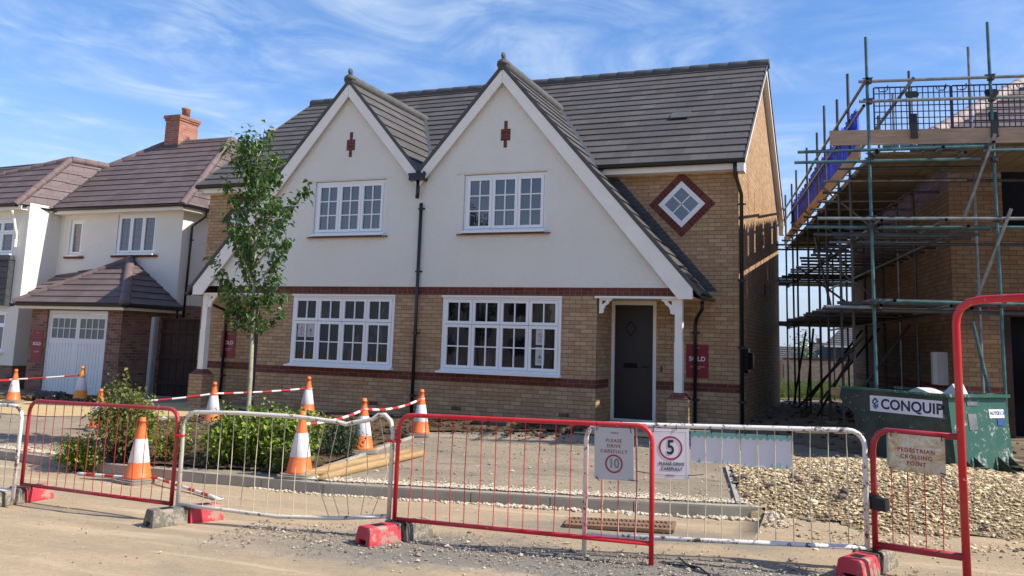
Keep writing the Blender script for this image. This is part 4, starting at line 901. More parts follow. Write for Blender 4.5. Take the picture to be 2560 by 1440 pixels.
# ================================================================ SCAFFOLD
sc=local(thing('scaffold','tall steel tube scaffold with plank decks and blue netting, wrapped round the half-built house','scaffold',RB,RZ_))
TR=.0242
def tb(name,p,q,m='galv',r=TR): b=MB(); b.path([p,q],r,8,False); b.path([q,p],r*.82,8,False); return b.build(name,m,sc,True)
mts=['galv','galv_teal','galv','galv_dark']
OU=-1.6; IU=-.35
outer=[(-2.1,6.3),(-.45,6.26),(.7,6.16),(2.2,6.47),(3.3,6.2),(5.0,6.27),(7.07,6.18),(7.93,6.0),(9.6,6.0)]
inner=[(.88,6.7),(2.1,6.64),(3.5,6.59),(5.35,4.4),(7.74,4.4),(10.0,4.4)]
fo_=[(.04,6.45),(2.0,6.5)]; fi=[(.27,6.67),(2.1,6.5)]
def gz_(u,v): p=Mr@Vector((u,v,0)); return H(p.x,p.y)
stds=[]
for i,(v,z) in enumerate(outer): stds.append((OU,v,z,mts[3] if i else 'galv_teal'))
for i,(v,z) in enumerate(inner): stds.append((IU,v,z,['galv_dark','galv','galv_dark'][i%3]))
for u,z in fo_: stds.append((u,-2.1,z,'galv_teal'))
for u,z in fi: stds.append((u,-.4,z,'galv'))
for u,v,z,m_ in stds:
    g=gz_(u,v); tb('standard',(u,v,g),(u+random.uniform(-.02,.02),v+random.uniform(-.02,.02),z),m_)
for u,v,z,m_ in stds: g=gz_(u,v); b=MB(); b.box(u-.11,u+.11,v-.25,v+.25,g,g+.035); b.build('sole_board','old_wood',sc)
LZ=(2.33,3.46,4.50)
for z in LZ:
    tb('ledger',(OU+.05,-2.3,z),(OU+.05,10.2,z),'galv_dark' if z<4 else 'galv'); tb('ledger',(IU-.05,-2.35,z-.02),(IU-.05,10.3,z-.02),'galv_dark' if z<3 else 'galv')
tb('ledger',(OU-.0-.14,-2.15,5.30),(1.9,-2.15,5.32)); tb('ledger',(-1.74,-2.15,5.60),(3.2,-2.15,5.63))
tb('ledger',(-2.66,-2.16,4.40),(-.15,-2.16,4.42),'galv_teal'); tb('ledger',(-2.60,-2.05,4.58),(-.1,-2.16,4.60),'galv_teal'); tb('ledger',(-.12,-2.16,4.54),(3.2,-2.16,4.55),'galv_teal')
tb('ledger',(-2.35,-2.16,3.57),(3.2,-2.16,3.575)); tb('ledger',(-2.5,-2.05,3.46),(3.2,-2.05,3.47),'galv_teal'); tb('ledger',(-2.38,-1.9,3.37),(-.55,-1.9,3.36),'galv_dark')
tb('ledger',(-2.25,-2.05,2.31),(-1.5,-2.05,2.31)); tb('ledger',(-1.6,-2.16,2.40),(3.2,-2.16,2.37),'galv_teal'); tb('ledger',(-1.5,-2.0,2.27),(3.2,-2.0,2.27),'galv_dark')
tb('ledger',(-1.5,-.4,4.45),(3.2,-.4,4.45),'galv_dark'); tb('ledger',(-1.6,-.4,3.42),(3.2,-.4,3.42),'galv_dark')
# pipe ends poking towards the road
for u,z in ((-1.56,4.52),(-.68,4.56),(-1.52,3.52),(-.68,3.53),(-1.38,2.40),(-.66,2.34),(-.03,4.62)): tb('transom',(u,-2.35,z),(u,-.3,z-.02),'galv')
# transoms across the side deck
for z,step,l,mm in ((4.44,.95,1.62,'galv_dark'),(3.52,.62,1.75,'galv_dark'),(2.40,.62,1.7,'galv_dark')):
    v=-1.5
    while v<10.2:
        tb('transom',(OU-.25-random.uniform(0,.2),v,z),(OU+l+random.uniform(-.1,.12),v+random.uniform(-.05,.05),z+.0),random.choice([mm,mm,'galv'])); v+=step*random.uniform(.85,1.15)
tb('guard_rail',(OU-.05,-2.3,5.60),(OU-.05,4.2,5.60),'galv'); tb('guard_rail',(OU-.05,3.9,5.56),(OU-.05,9.9,5.58),'galv'); tb('guard_rail',(OU-.05,-2.0,5.28),(OU-.05,4.1,5.25),'galv'); tb('guard_rail',(OU-.05,3.9,5.24),(OU-.05,9.9,5.26),'galv')
tb('brace',(-1.0,-2.2,5.62),(-1.62,-1.2,4.72),'galv')
for v,z0,z1 in ((1.7,4.80,3.42),(4.4,4.78,3.5),(6.6,4.8,3.5),(2.6,3.6,2.4),(5.4,3.6,2.4)): tb('brace',(OU-.2,v,z0),(IU+.15,v+.1,z1),'galv')
for v,z0,v2,z1 in ((-1.8,1.95,8.2,.12),(-.3,1.55,3.7,.35),(5.2,2.1,7.9,.3),(3.9,2.15,5.5,.2),(3.4,4.0,1.5,2.5)): tb('brace',(OU-.06,v,z0),(OU-.06,v2,z1),'galv_dark')
tb('brace',(.02,-2.25,4.76),(-.32,-1.9,3.62),'galv'); tb('brace',(.18,-2.25,3.70),(-.19,-1.9,2.5),'galv'); tb('brace',(-.30,-2.0,2.14),(-.02,-2.0,.6),'galv_teal')
for v,za,zb in ((.9,2.2,.6),(3.5,2.2,.7),(5.4,2.2,.6)): tb('brace',(OU,v,zb),(IU,v+.5,za),'galv_dark')
# decks
for i in range(5):
    u0=-1.56+i*.235
    for v0,v1 in ((-2.0,1.9),(1.92,5.8),(5.82,9.9)):
        b=MB(); b.box(u0,u0+.225,v0,v1,4.535+.004*((i+int(v0))%2),4.573+.004*((i+int(v0))%2)); b.build('deck_board','deck_wood',sc)
for i in range(15):
    u0=-.37+i*.235
    b=MB(); b.box(u0,u0+.225,-2.05,-.42,4.58,4.618); b.build('deck_board','deck_wood',sc)
for i in range(5):
    u0=-1.5+i*.235; b=MB(); b.box(u0,u0+.225,-1.4,8.5,2.44,2.478); b.build('deck_board','old_wood',sc)
b=MB(); b.box(-2.15,1.75,-2.10,-2.062,4.665,4.885); b.build('toe_board','board_wood',sc); b=MB(); b.box(1.7,3.4,-2.14,-2.102,4.67,4.89); b.build('toe_board','board_wood',sc)
for v0,v1 in ((-1.4,2.4),(2.3,6.1),(6.0,9.8)): b=MB(); b.box(OU-.035-.006*(v0>2),OU+.0-.006*(v0>2),v0,v1,4.62,4.84); b.build('toe_board','orange_wood',sc)
# deck edge brackets (worn teal ends)
for i in range(6): b=MB(); u0=-1.42+i*.235; b.box(u0,u0+.22,-2.075,-2.052,4.625,4.66); b.build('board_band','galv_teal',sc)
# blue netting in loose vertical folds
for v0,v1 in ((-1.0,.6),(.75,2.1),(2.3,3.2),(3.4,4.9),(5.1,6.9),(7.2,8.4)):
    b=MB(); n=int((v1-v0)/.05)
    for k in range(n):
        def q(k): v=v0+(v1-v0)*k/n; return v,(OU+.03+.03*math.sin(k*1.9)+.015*math.sin(k*.7))
        va,ua=q(k); vb,ub=q(k+1); zt=5.50+.05*math.sin(k*.8+v0); zb=4.72-.05*math.sin(k*1.1)
        b.poly([(ua,va,zb),(ub,vb,zb),(ub,vb,zt),(ua,va,zt)])
    b.build('netting','netting_blue',sc,True)
# mesh brick guards on the front
def guard(u0,u1):
    b=MB(); z0,z1=4.885,5.53; y=-2.05; n=max(2,round((u1-u0)/.075))
    for i in range(n+1): u=u0+(u1-u0)*i/n; r=.006 if 0<i<n else .010; b.box(u-r,u+r,y-r,y+r,z0,z1)
    for j in range(8): z=z0+(z1-z0)*j/7; r=.006 if 0<j<7 else .009; b.box(u0+.011,u1-.011,y-r-.001,y+r+.001,z-r,z+r)
    uc=(u0+u1)/2; o=b.build('mesh_guard','guard_blue',sc)
    b=MB(); zc=5.41; pts=[]
    for k in range(24):
        a=2*math.pi*k/24; pts.append((uc+.045*(1 if math.cos(a)>0 else -1)+.05*math.cos(a),y-.022,zc+.05*math.sin(a)))
    b.prism(pts,(0,.008,0)); b.build('guard_badge','pot',o)
    for s in (-.42,.42):
        b=MB(); c=uc+s*(u1-u0)*.9; b.path([(c-.06,y,5.53),(c-.06,y-.03,5.49),(c-.03,y-.03,5.46),(c+.03,y-.03,5.46),(c+.06,y-.03,5.49),(c+.06,y-.04,5.55)],.009,6); b.build('guard_hook','guard_blue',o)
    b=MB(); b.box(uc-.055,uc+.055,y-.035,y-.015,4.99,5.12); b.box(uc-.045,uc+.045,y-.085,y-.062,4.76,4.99); b.box(uc-.05,uc+.05,y-.09,y-.06,4.745,4.765); b.build('guard_clip','pot',o)
guard(-1.52,-.48); guard(-.46,.58); guard(.60,1.64)
# couplers
cl=[]
for v,z in outer:
    for zz in LZ: cl.append((OU+.02,v,zz))
for u,z in fo_+[(OU,0)]:
    for zz in (5.30,5.61,4.42,3.57,2.38): cl.append((u,-2.13,zz))
for v,z in inner[:4]:
    for zz in LZ: cl.append((IU-.02,v,zz-.02))
for u,v,z in cl:
    b=MB(); b.box(u-.04,u+.04,v-.045,v+.045,z-.035,z+.035); b.bar((u-.09,v-.03,z+.03),(u+.05,v-.05,z+.035),.015,.015); b.bar((u-.02,v-.09,z-.02),(u+.03,v+.0,z-.03),.014,.014); b.build('coupler','galv_dark',sc)
# ================================================================ BARRIERS
def onbar(A,B,s,z,out=0):
    a=Vector((A[0],A[1],0)); b=Vector((B[0],B[1],0)); d=(b-a).normalized(); n=d.cross(Vector((0,0,1)))
    p=a+d*s+n*out; return Vector((p.x,p.y,z)),d
def arc(cx,cz,r,a0,a1,n=5): return [(cx+r*math.cos(a0+(a1-a0)*k/n),0,cz+r*math.sin(a0+(a1-a0)*k/n)) for k in range(n+1)]
def barrier(A,B,paint,label,Ht=1.07,zb=.17,n=15,top=None,bot=None,bend=0,wire=None,legs=(0,0),r=.0205,wr=.0042):
    L=math.hypot(B[0]-A[0],B[1]-A[1]); rz=math.atan2(B[1]-A[1],B[0]-A[0]); za=H(A[0],A[1],'road'); zbb=H(B[0],B[1],'road'); sl=(zbb-za)/L
    t=local(thing('pedestrian_barrier',label,'barrier',(A[0],A[1],za),rz,'crowd barriers standing in line along the road'))
    c=.13
    P=top or [(0,0,Ht-c)]+arc(c,Ht-c,c,math.pi,math.pi/2)[1:]+arc(L-c,Ht-c,c,math.pi/2,0)+[]
    def sk(p): return (p[0],p[1],p[2]+sl*p[0])
    b=MB(); b.path([(0,0,legs[0])]+[sk(p) for p in P]+[sk((L,0,legs[1]))],r,10); b.build('frame',paint,t,True)
    Q=bot or [(0,0,zb),(L/2,0,zb-.0),(L,0,zb)]
    b=MB(); b.path([sk(p) for p in Q],r*.93,10); b.build('bottom_rail',paint,t,True)
    def zat(path,x):
        for p,q in zip(path,path[1:]):
            if min(p[0],q[0])-1e-6<=x<=max(p[0],q[0])+1e-6 and abs(q[0]-p[0])>1e-4: k=(x-p[0])/(q[0]-p[0]); return p[2]+(q[2]-p[2])*k
        return Ht-c
    for i in range(n):
        x=L*(i+1)/(n+1); zt=zat(P,x)-.01; z0=zat(Q,x)+.01; dx=random.uniform(-.012,.012); dy=random.uniform(-.012,.012)
        x2=x; mids=[]
        if bend and x>L*.58:
            k=(x-L*.58)/(L*.42); 
            bx=[-.05,-.09,-.10,-.05,.03,.09][min(5,int(k*6))]; x2=x+[.0,.10,.07,.02,.0,-.03][min(5,int(k*6))]
            mids=[(x+bx*.6,.02,zt-(zt-z0)*.3),(x+bx,.04,zt-(zt-z0)*.55),(x+(bx+x2-x)*.5,.02,zt-(zt-z0)*.8)]
        else: mids=[(x+dx,dy,(zt+z0)/2)]
        b=MB(); b.path([sk(p) for p in [(x,0,zt)]+mids+[(x2,0,z0)]],wr,5,False); b.build('wire',wire or paint,t,True)
    return t
BA=((-8.72,-7.89),(-6.37,-8.13)); BB=((-6.29,-8.13),(-4.08,-7.86)); BC=((-4.02,-7.86),(-1.64,-7.88)); BD=((-2.235,-7.78),(-.02,-7.28)); B0=((-10.9,-8.28),(-8.40,-8.24))
barrier(*B0,'white_paint','white barrier cut off by the left edge of the photo',1.05,legs=(.02,.06),n=15)
barrier(*BA,'dark_red_paint','dark red barrier with closely spaced wires, in front of the potted shrub',1.08,legs=(.06,.06),n=15)
top=[(0,0,.92),(.03,0,1.02),(.11,0,1.06),(.6,0,1.065),(1.2,0,1.05),(1.66,0,1.015),(1.74,0,.995),(1.84,0,1.02),(2.0,0,1.045),(2.06,0,1.09),(2.13,0,1.095),(2.19,0,1.04),(2.215,0,.94)]
L_=math.hypot(BB[1][0]-BB[0][0],BB[1][1]-BB[0][1]); top=[(p[0]*L_/2.215,p[1],p[2]) for p in top]
barrier(*BB,'offwhite_paint','bent cream barrier with a dented top rail and bowed wires',1.06,top=top,bot=[(0,0,.17),(.5,0,.15),(1.1,0,.12),(1.7,0,.14),(L_,0,.19)],bend=1,legs=(.06,.09),n=15,wire='cream_paint')
barrier(*BC,'red_paint','bright red barrier carrying the grey 10 speed sign',1.10,legs=(.1,0),n=16)
barrier(*BD,'white_paint','white barrier behind the red one, carrying the 5 speed sign and two blank boards',1.09,legs=(0,.1),n=15,wire='cream_paint')
# collars joining the barriers
for (P_,z,lab) in (((-4.05,-7.86),.86,'red joining clip between the bent cream barrier and the bright red barrier'),((-6.33,-8.13),.83,'red joining clip between the dark red barrier and the bent cream barrier')):
    b=MB(); g=H(P_[0],P_[1],'road'); b.lathe([(.03,g+z-.012),(.034,g+z+.012)],(P_[0]+.03,P_[1],0),12); b.lathe([(.03,g+z-.01),(.034,g+z+.01)],(P_[0]-.035,P_[1],0),12); b.bar((P_[0]-.09,P_[1]-.01,g+z),(P_[0]+.03,P_[1]-.03,g+z),.012,.02)
    tag(b.build('joining_clip','red_paint',None,True),lab,'clip')
for bar_,s_ in ((BC,.42),(BC,.90),(BD,.62),(BD,1.05),(BD,1.5),(BD,1.93)):
    p_,d_=onbar(*bar_,s_,H(bar_[0][0],bar_[0][1],'road')+1.075); b=MB(); b.path([p_-d_*.003,p_+d_*.003],.0235,10); b.path([(p_.x,p_.y-.024,p_.z),(p_.x+.01,p_.y-.03,p_.z-.05-.08*(bar_ is BC))],.002,4)
    tag(b.build('cable_tie','dark_metal'),{.42:'black cable tie with a dangling tail, left one on the bright red top rail',.90:'black cable tie with a dangling tail, right one on the bright red top rail',.62:'black cable tie above the 5 speed sign on the white rail',1.05:'black cable tie over the left blank board on the white rail',1.5:'black cable tie over the right blank board on the white rail',1.93:'black cable tie on the white rail just right of the blank boards'}[s_],'cable tie','cable ties on the barrier rails')
# pedestrian gate frame
GA=Vector((.04,-7.25,0)); GB=Vector((.665,-7.56,0)); gdv=(GB-GA).normalized(); gz0=H(.04,-7.25)
pg=thing('pedestrian_gate_frame','tall red tube gate frame with a small wired panel at the far right','gate frame',(.04,-7.25,gz0))
def gp_(s,z,o=0): n=gdv.cross(Vector((0,0,1))); p=GA+gdv*s+n*o; return (p.x,p.y,z)
b=MB(); b.path([gp_(.697,-.1)]+[gp_(.69,1.88),gp_(.70,1.95),gp_(.73,2.01),gp_(.79,2.055),gp_(.88,2.075),gp_(1.6,2.10),gp_(1.95,2.10),gp_(2.05,2.05),gp_(2.08,1.95),gp_(2.08,-.1)],.030,12); b.build('tall_frame','red_paint',pg,True)
b=MB(); b.path([gp_(.0,.0),gp_(.0,.86),gp_(.012,.94),gp_(.05,1.0),gp_(.11,1.03),gp_(.68,1.035)],.0245,12); b.build('panel_frame','dark_red_paint',pg,True)
b=MB(); b.path([gp_(.02,.125),gp_(.69,.16)],.028,10); b.build('bottom_rail','dark_red_paint',pg,True)
for s in (.145,.275,.405,.535): b=MB(); b.path([gp_(s,1.02),gp_(s+.004,.55),gp_(s,.14)],.0042,5,False); b.build('wire','dark_red_paint',pg,True)
b=MB(); b.lathe([(.037,.40),(.040,.52)],gp_(0,0),12); b.hexa([gp_(.02,.40,-.03),gp_(.115,.40,-.03),gp_(.115,.40,.045),gp_(.02,.40,.045),gp_(.02,.50,-.03),gp_(.11,.49,-.03),gp_(.11,.49,.045),gp_(.02,.50,.045)]); b.build('gate_clamp','pot',pg)
# feet
def mkfoot(fm,bm,loc,rz,label,first=None):
    t=local(thing('barrier_foot',label,'barrier foot',loc,rz,'moulded feet under the barriers'))
    for m_,y0,y1,nm in ((fm,-.36,-.012,'front_block'),(bm,.012,.36,'rear_block')):
        b=MB(); w0,w1,h=.115,.098,.155
        s=1 if y0<0 else -1; ye=y0 if y0<0 else y1; yi=y1 if y0<0 else y0
        P=[]
        for (x,z) in ((-w0,.03),(-w0,.0),(-.05,0),(-.05,.045),(.05,.045),(.05,0),(w0,0),(w0,.03),(w1,h-.02),(w1-.02,h),(-w1+.02,h),(-w1,h-.02)): P.append((x,z))
        A_=[(x*.97,ye+s*.02*(z/h),z) for x,z in P]; B_=[(x,yi,z) for x,z in P]; n=len(P); i=b.add(A_+B_)
        b.f.append(tuple(range(i,i+n))); b.f.append(tuple(range(i+2*n-1,i+n-1,-1)))
        for k in range(n): j=(k+1)%n; b.f.append((i+k,i+n+k,i+n+j,i+j))
        ym=(ye+yi)/2
        o=b.build(nm,m_,t,False,.008)
        b=MB(); b.box(-.045,.045,ym-.06,ym+.06,h-.001,h+.0015); b.build('socket','dark_void',o)
        b=MB()
        for q in (.0,.016): b.box(-w1-.006,w1+.006,yi-s*(.012+q)-.004,yi-s*(.012+q)+.004,.02,h+.006)
        b.build('rib','foot_grey' if m_!='foot_grey' else 'pot',o)
    return t
mkfoot('foot_red','foot_grey',(-3.97,-7.92,H(-3.97,-7.92,'road')),R(-24),'foot block with red front between the bent cream and bright red barriers')
mkfoot('foot_grey','foot_red',(-6.22,-8.10,H(-6.2,-8.1,'road')),R(-24),'foot block with grey front and red rear between the dark red and cream barriers')
mkfoot('foot_grey','foot_red',(-8.63,-7.98,H(-8.6,-8,'road')),R(0),'foot block with grey front and red rear between the leftmost two barriers')
mkfoot('foot_red','foot_grey',(-.02,-7.33,H(0,-7.3)-.01),R(-22),'foot block with a bright red front, beside the pedestrian gate frame')
# ================================================================ SIGNS ON THE BARRIERS
def board(name,A,B,s0,s1,z0,z1,out,mt,label,cat='sign',tilt=0):
    p,d=onbar(A,B,(s0+s1)/2,(z0+z1)/2,out); n=d.cross(Vector((0,0,1))); w_=(s1-s0)/2; h_=(z1-z0)/2; up_=(Vector((0,0,1))+d*tilt).normalized(); x_=(d-up_*d.dot(up_)).normalized()
    b=MB(); Q=[p-x_*w_-up_*h_,p+x_*w_-up_*h_,p+x_*w_+up_*h_,p-x_*w_+up_*h_]; b.prism([q-n*.002 for q in Q],n*.004)
    o=b.build(name,mt); tag(o,label,cat); M=Matrix((x_,up_,n)).transposed().to_4x4(); M.translation=p+n*.0035; return o,M,w_,h_
def ties(o,pts):
    for a,c in pts: b=MB(); b.path([a,c],.0035,5); b.build('cable_tie','dark_metal',o)
o,M,w_,h_=board('speed_sign',*BC,1.90,2.235,.545,.965,.035,'sign_grey','grey board reading PLEASE DRIVE CAREFULLY 10, tied to the red barrier',tilt=-.02)
for i,s_ in enumerate(('PLEASE','DRIVE','CAREFULLY')): text('lettering',s_,.040,M@Matrix.Translation((0,.105-i*.043,0)),'sign_ink_red',o,space=1.15)
b=MB(); ring(b,M,0,-.08,.062,.075); b.build('roundel','sign_ink_red',o); text('lettering','10',.105,M@Matrix.Translation((0,-.08,0)),'ink_grey',o,bold=.0015,sx=.85)
text('lettering','REDROW',.016,M@Matrix.Translation((0.008,.168,0)),'faint_pink',o)
n_=(M.to_3x3()@Vector((0,0,1)))
def mp(M,x,y,z=0): return M@Vector((x,y,z))
ties(o,[(mp(M,-.145,.185,.003),mp(M,-.14,.255,.028)),(mp(M,.15,.175,.003),mp(M,.145,.245,.028)),(mp(M,-.155,-.19,.003),mp(M,-.125,-.225,.0)),(mp(M,.13,-.20,.003),mp(M,.2,-.205,.0))])
o,M,w_,h_=board('speed_sign',*BD,.535,.865,.56,.965,.03,'sign_white','white board reading 5 PLEASE DRIVE CAREFULLY, tied to the white barrier',tilt=-.015)
b=MB(); ring(b,M,.012,.045,.083,.098); b.build('roundel','sign_ink_red',o); text('lettering','5',.165,M@Matrix.Translation((.012,.045,0)),'ink_dark',o,bold=.003,sx=.82)
text('lettering','PLEASE DRIVE',.038,M@Matrix.Translation((.02,-.085,0)),'ink_dark',o,sx=.9); text('lettering','CAREFULLY',.038,M@Matrix.Translation((.02,-.126,0)),'ink_dark',o,sx=.9)
text('lettering','REDROW',.018,M@Matrix.Translation((.01,-.178,0)),'sign_ink_red',o)
b=MB()
for (x0,y0,x1,y1) in ((-.14,.175,.14,.178),(-.14,-.178,-.035,-.175),(.055,-.178,.14,-.175),(-.143,-.178,-.14,.178),(.137,-.175,.14,.175)): b.poly([M@Vector(q) for q in ((x0,y0,.0006),(x1,y0,.0006),(x1,y1,.0006),(x0,y1,.0006))])
b.build('border','faint_pink',o)
ties(o,[(mp(M,-.13,.17,.003),mp(M,-.13,.23,.0)),(mp(M,.06,.195,.003),mp(M,.06,.24,0)),(mp(M,-.15,-.17,.003),mp(M,-.27,-.155,0)),(mp(M,.15,-.175,.003),mp(M,.28,-.16,0))])
def peel(o,M,w_,h_,seed):
    random.seed(seed); b=MB()
    n=26
    for i in range(n):
        x0=-w_+2*w_*i/n; x1=-w_+2*w_*(i+1)/n; d0=.02+.028*abs(math.sin(i*.9+seed)); d1=.02+.028*abs(math.sin((i+1)*.9+seed))
        b.poly([M@Vector(q) for q in ((x0,h_,.0008),(x1,h_,.0008),(x1,h_-d1,.0008),(x0,h_-d0,.0008))])
    b.build('old_backing','mint',o)
    for k in range(5):
        b=MB(); x=-w_+.02+random.random()*(2*w_-.04); hh=random.uniform(.01,.05); b.poly([M@Vector(q) for q in ((x-.012,-h_,.0008),(x+.012,-h_,.0008),(x+.004,-h_+hh,.0008))]); b.build('paint_patch','mint',o)
o,M,w_,h_=board('blank_board',*BD,.88,1.285,.695,.945,-.03,'sign_white','white blank board with peeling mint green edges, beside the 5 speed sign','board'); peel(o,M,w_,h_,1); ties(o,[(mp(M,-.17,.12,.0),mp(M,-.17,.155,.03)),(mp(M,.17,.12,.0),mp(M,.17,.155,.03))])
o,M,w_,h_=board('blank_board',*BD,1.29,1.70,.68,.945,-.033,'sign_white','white blank board with a mint green upper edge, the one further from the 5 sign','board'); peel(o,M,w_,h_,5); ties(o,[(mp(M,-.17,.12,.0),mp(M,-.17,.155,.03)),(mp(M,.17,.12,.0),mp(M,.17,.155,.03))])
GAB=((GA.x,GA.y),(GB.x,GB.y))
o,M,w_,h_=board('crossing_sign',*GAB,.148,.588,.735,1.02,.04,'muddy_board','mud-smeared board reading PEDESTRIAN CROSSING POINT, tied to the red gate panel')
for i,s_ in enumerate(('PEDESTRIAN','CROSSING','POINT')): text('lettering',s_,.044,M@Matrix.Translation((0,.022-i*.05,0)),'sign_ink_red',o,bold=.0004,space=1.22)
ties(o,[(mp(M,-.19,.12,.003),mp(M,-.2,.16,0)),(mp(M,.2,.115,.003),mp(M,.2,.16,0)),(mp(M,-.2,-.13,.003),mp(M,-.24,-.125,0)),(mp(M,.18,-.12,.003),mp(M,.26,-.14,0))])
o,M,w_,h_=board('blank_board',*GAB,.10,.55,.755,1.005,-.035,'mint','mint green board mostly hidden behind the muddy crossing sign','board')
# ================================================================ CONES
def mkcone(loc,rz,label,body='cone_orange',tilt=0,hs=1.0):
    t=local(thing('traffic_cone',label,'cone',loc,rz,'traffic cones around the flower bed and drives'))
    t.rotation_euler=(tilt,tilt*.5,rz); t.scale=(hs,hs,hs)
    b=MB(); w_=.205; pts=[]
    for cx,cy,a in ((w_,w_,0),(-w_,w_,1),(-w_,-w_,2),(w_,-w_,3)):
        for k in range(4): an=a*math.pi/2+k*math.pi/6; pts.append((cx-(.07 if cx>0 else -.07)+.07*math.cos(an),cy-(.07 if cy>0 else -.07)+.07*math.sin(an)))
    b.prism([(x,y,0) for x,y in pts],(0,0,.035)); b.prism([(x*.86,y*.86,.035) for x,y in pts],(0,0,.018)); b.build('base','cone_base',t,False,.006)
    def rr(z): return .152-(.152-.032)*(z-.053)/(.70-.053)
    b=MB(); b.lathe([(.165,.053),(rr(.075),.075),(rr(.3),.3),(rr(.64),.64),(rr(.70),.70),(.040,.702),(.040,.718),(.034,.722),(.032,.75),(.022,.752)],n=24); bo=b.build('body',body,t,True)
    b=MB(); b.lathe([(rr(.235)+.0005,.235),(rr(.24)+.003,.24),(rr(.50)+.003,.50),(rr(.505)+.0005,.505)],n=24); b.f=b.f[:-2]; b.build('reflective_sleeve','cone_white',t,True)
    return t
def Hh(x,y): return H(x,y)+.0
cones={}
CP={'road':(-8.57,-6.36),'bed_front':(-6.52,-5.83),'bed_mid':(-6.77,-3.97),'drive':(-6.79,-2.18),'back_left':(-11.10,-2.13),'behind_plant':(-12.6,-3.3),'garage':(-17.02,.24),'far_left':(-18.17,-.58),'in_pot':(-9.92,-.89)}
def cl_(k,lab,**kw): x,y=CP[k]; cones[k]=mkcone((x,y,Hh(x,y)+kw.pop('dz',0)),random.uniform(0,1.5),lab,**kw)
cl_('road','orange cone on the road, seen through the dark red barrier',hs=1.07)
cl_('bed_front','orange cone on the kerb at the ends of the wooden stakes',hs=1.06,tilt=.02)
cl_('bed_mid','orange cone at the bed edge behind the wooden stakes, between two striped poles',tilt=-.02,hs=1.03)
cl_('drive','orange cone on the drive edge, nearest the right-hand house window')
cl_('back_left','orange cone behind the green shrubs, just left of the tree trunk',dz=.02)
cl_('behind_plant','orange cone half hidden behind the potted shrub',hs=.95)
cl_('garage','amber cone right in front of the white garage door',body='cone_amber',tilt=.015,hs=1.08)
cl_('far_left','orange cone with a red mark on its sleeve, nearest the left edge of the photo',dz=0.02)
cl_('in_pot','orange cone standing behind the upright black pot, below the left window',dz=.05)
M=frameM(Vector(cones['far_left'].location)+Vector((.035,-.108,.37)),(1,.35,0),(0,.15,1)); text('letter','R',.09,M,'stripe_red',None)
_l=bpy.data.objects[-1] if False else None
for o in list(COL.objects):
    if o.name=='letter': o.parent=cones['far_left']; o.matrix_parent_inverse=cones['far_left'].matrix_world.inverted()
bpy.context.view_layer.update()
for o in list(COL.objects):
    if o.name=='letter': o.matrix_parent_inverse=cones['far_left'].matrix_world.inverted()
# striped poles
def pole(p,q,label,sag=.0,n=15,r=.019,swap=0,rings=(1,1)):
    p=Vector(p);q=Vector(q); o=MB(); L=(q-p).length; N_=n*2; pts=[p+(q-p)*(k/N_)+Vector((0,0,-sag*4*(k/N_)*(1-k/N_))) for k in range(N_+1)]
    o.path(pts,r,10); ob=o.build('striped_pole','stripe_white',None,True); ob.data.materials.append(MATS['stripe_red'])
    per=10
    for i,pl in enumerate(ob.data.polygons):
        seg=(i//per); pl.material_index=1 if ((seg//2)+swap)%2 and seg<N_ else 0
    tag(ob,label,'pole','red and white striped poles between the cones')
    for e,k in ((p,rings[0]),(q,rings[1])):
        if k:
            b=MB(); b.lathe([(.052,-.006),(.056,0),(.052,.008)],(0,0,0),14); b.v=[(x+e.x+(q-p).normalized().x*(.04 if e is q else -.04),y+e.y,z+e.z+.0) for x,y,z in b.v]; b.f=b.f[:-2]; b.build('end_ring','stripe_white',ob,True)
    return ob
def ctop(k,z=.60): 
    x,y=CP[k]; return (x,y,Hh(x,y)+z*cones[k].scale[0])
pole((-20.6,-1.6,.36),ctop('garage',.56),'striped pole from the left edge to the amber cone by the garage',.05,10)
pole((-20.4,-2.5,.36),ctop('far_left',.52),'short striped pole ending at the leftmost cone',.02,8)
pole(ctop('behind_plant',.50),ctop('back_left',.56),'striped pole between the half hidden cone and the cone left of the tree',.04,8,swap=1)
pole(ctop('back_left',.56),ctop('in_pot',.58),'striped pole passing behind the tree trunk',.02,10)
pole(ctop('bed_front',.60),ctop('bed_mid',.60),'striped pole over the bed edge, between the stakes cone and the middle cone',.05,10)
pole(ctop('bed_mid',.60),ctop('drive',.60),'striped pole leading to the cone nearest the right-hand house',.07,9,swap=1)
pole((-9.75,-6.22,H(-9.7,-6.3,'road')+.02),(-8.42,-6.25,H(-8.4,-6.3,'road')+.03),'striped pole lying on the road behind the front cone',.0,8,rings=(0,1))
pole((-8.40,-6.28,H(-8.4,-6.3,'road')+.07),(-6.82,-6.95,H(-6.8,-6.95,'road')+.02),'striped pole lying on the road with its end nearest the bent barrier',.0,10,swap=1,rings=(0,1))
# stakes
def stake(p,q,label,r=.055):
    p=Vector(p);q=Vector(q);d=(q-p).normalized(); b=MB(); n=9; pts=[p,p+d*.14]+[p+(q-p)*t for t in (.3,.5,.7,.9)]+[q]; b.path(pts,[.008,r*.95]+[r*random.uniform(.93,1.05) for _ in range(4)]+[r],10); tag(b.build('wooden_stake','pale_wood',None,True),label,'stake','fence stakes lying on the kerb')
stake((-6.42,-6.0,H(-6.4,-6.0,'up')+.045),(-5.98,-4.05,H(-6,-4)+.06),'round wooden stake lying nearest the flower bed, blunt end by the cone')
stake((-6.10,-6.03,H(-6.1,-6.03,'up')+.04),(-5.80,-4.0,H(-5.8,-4)+.05),'pointed round wooden stake lying on the drive side of its twin')
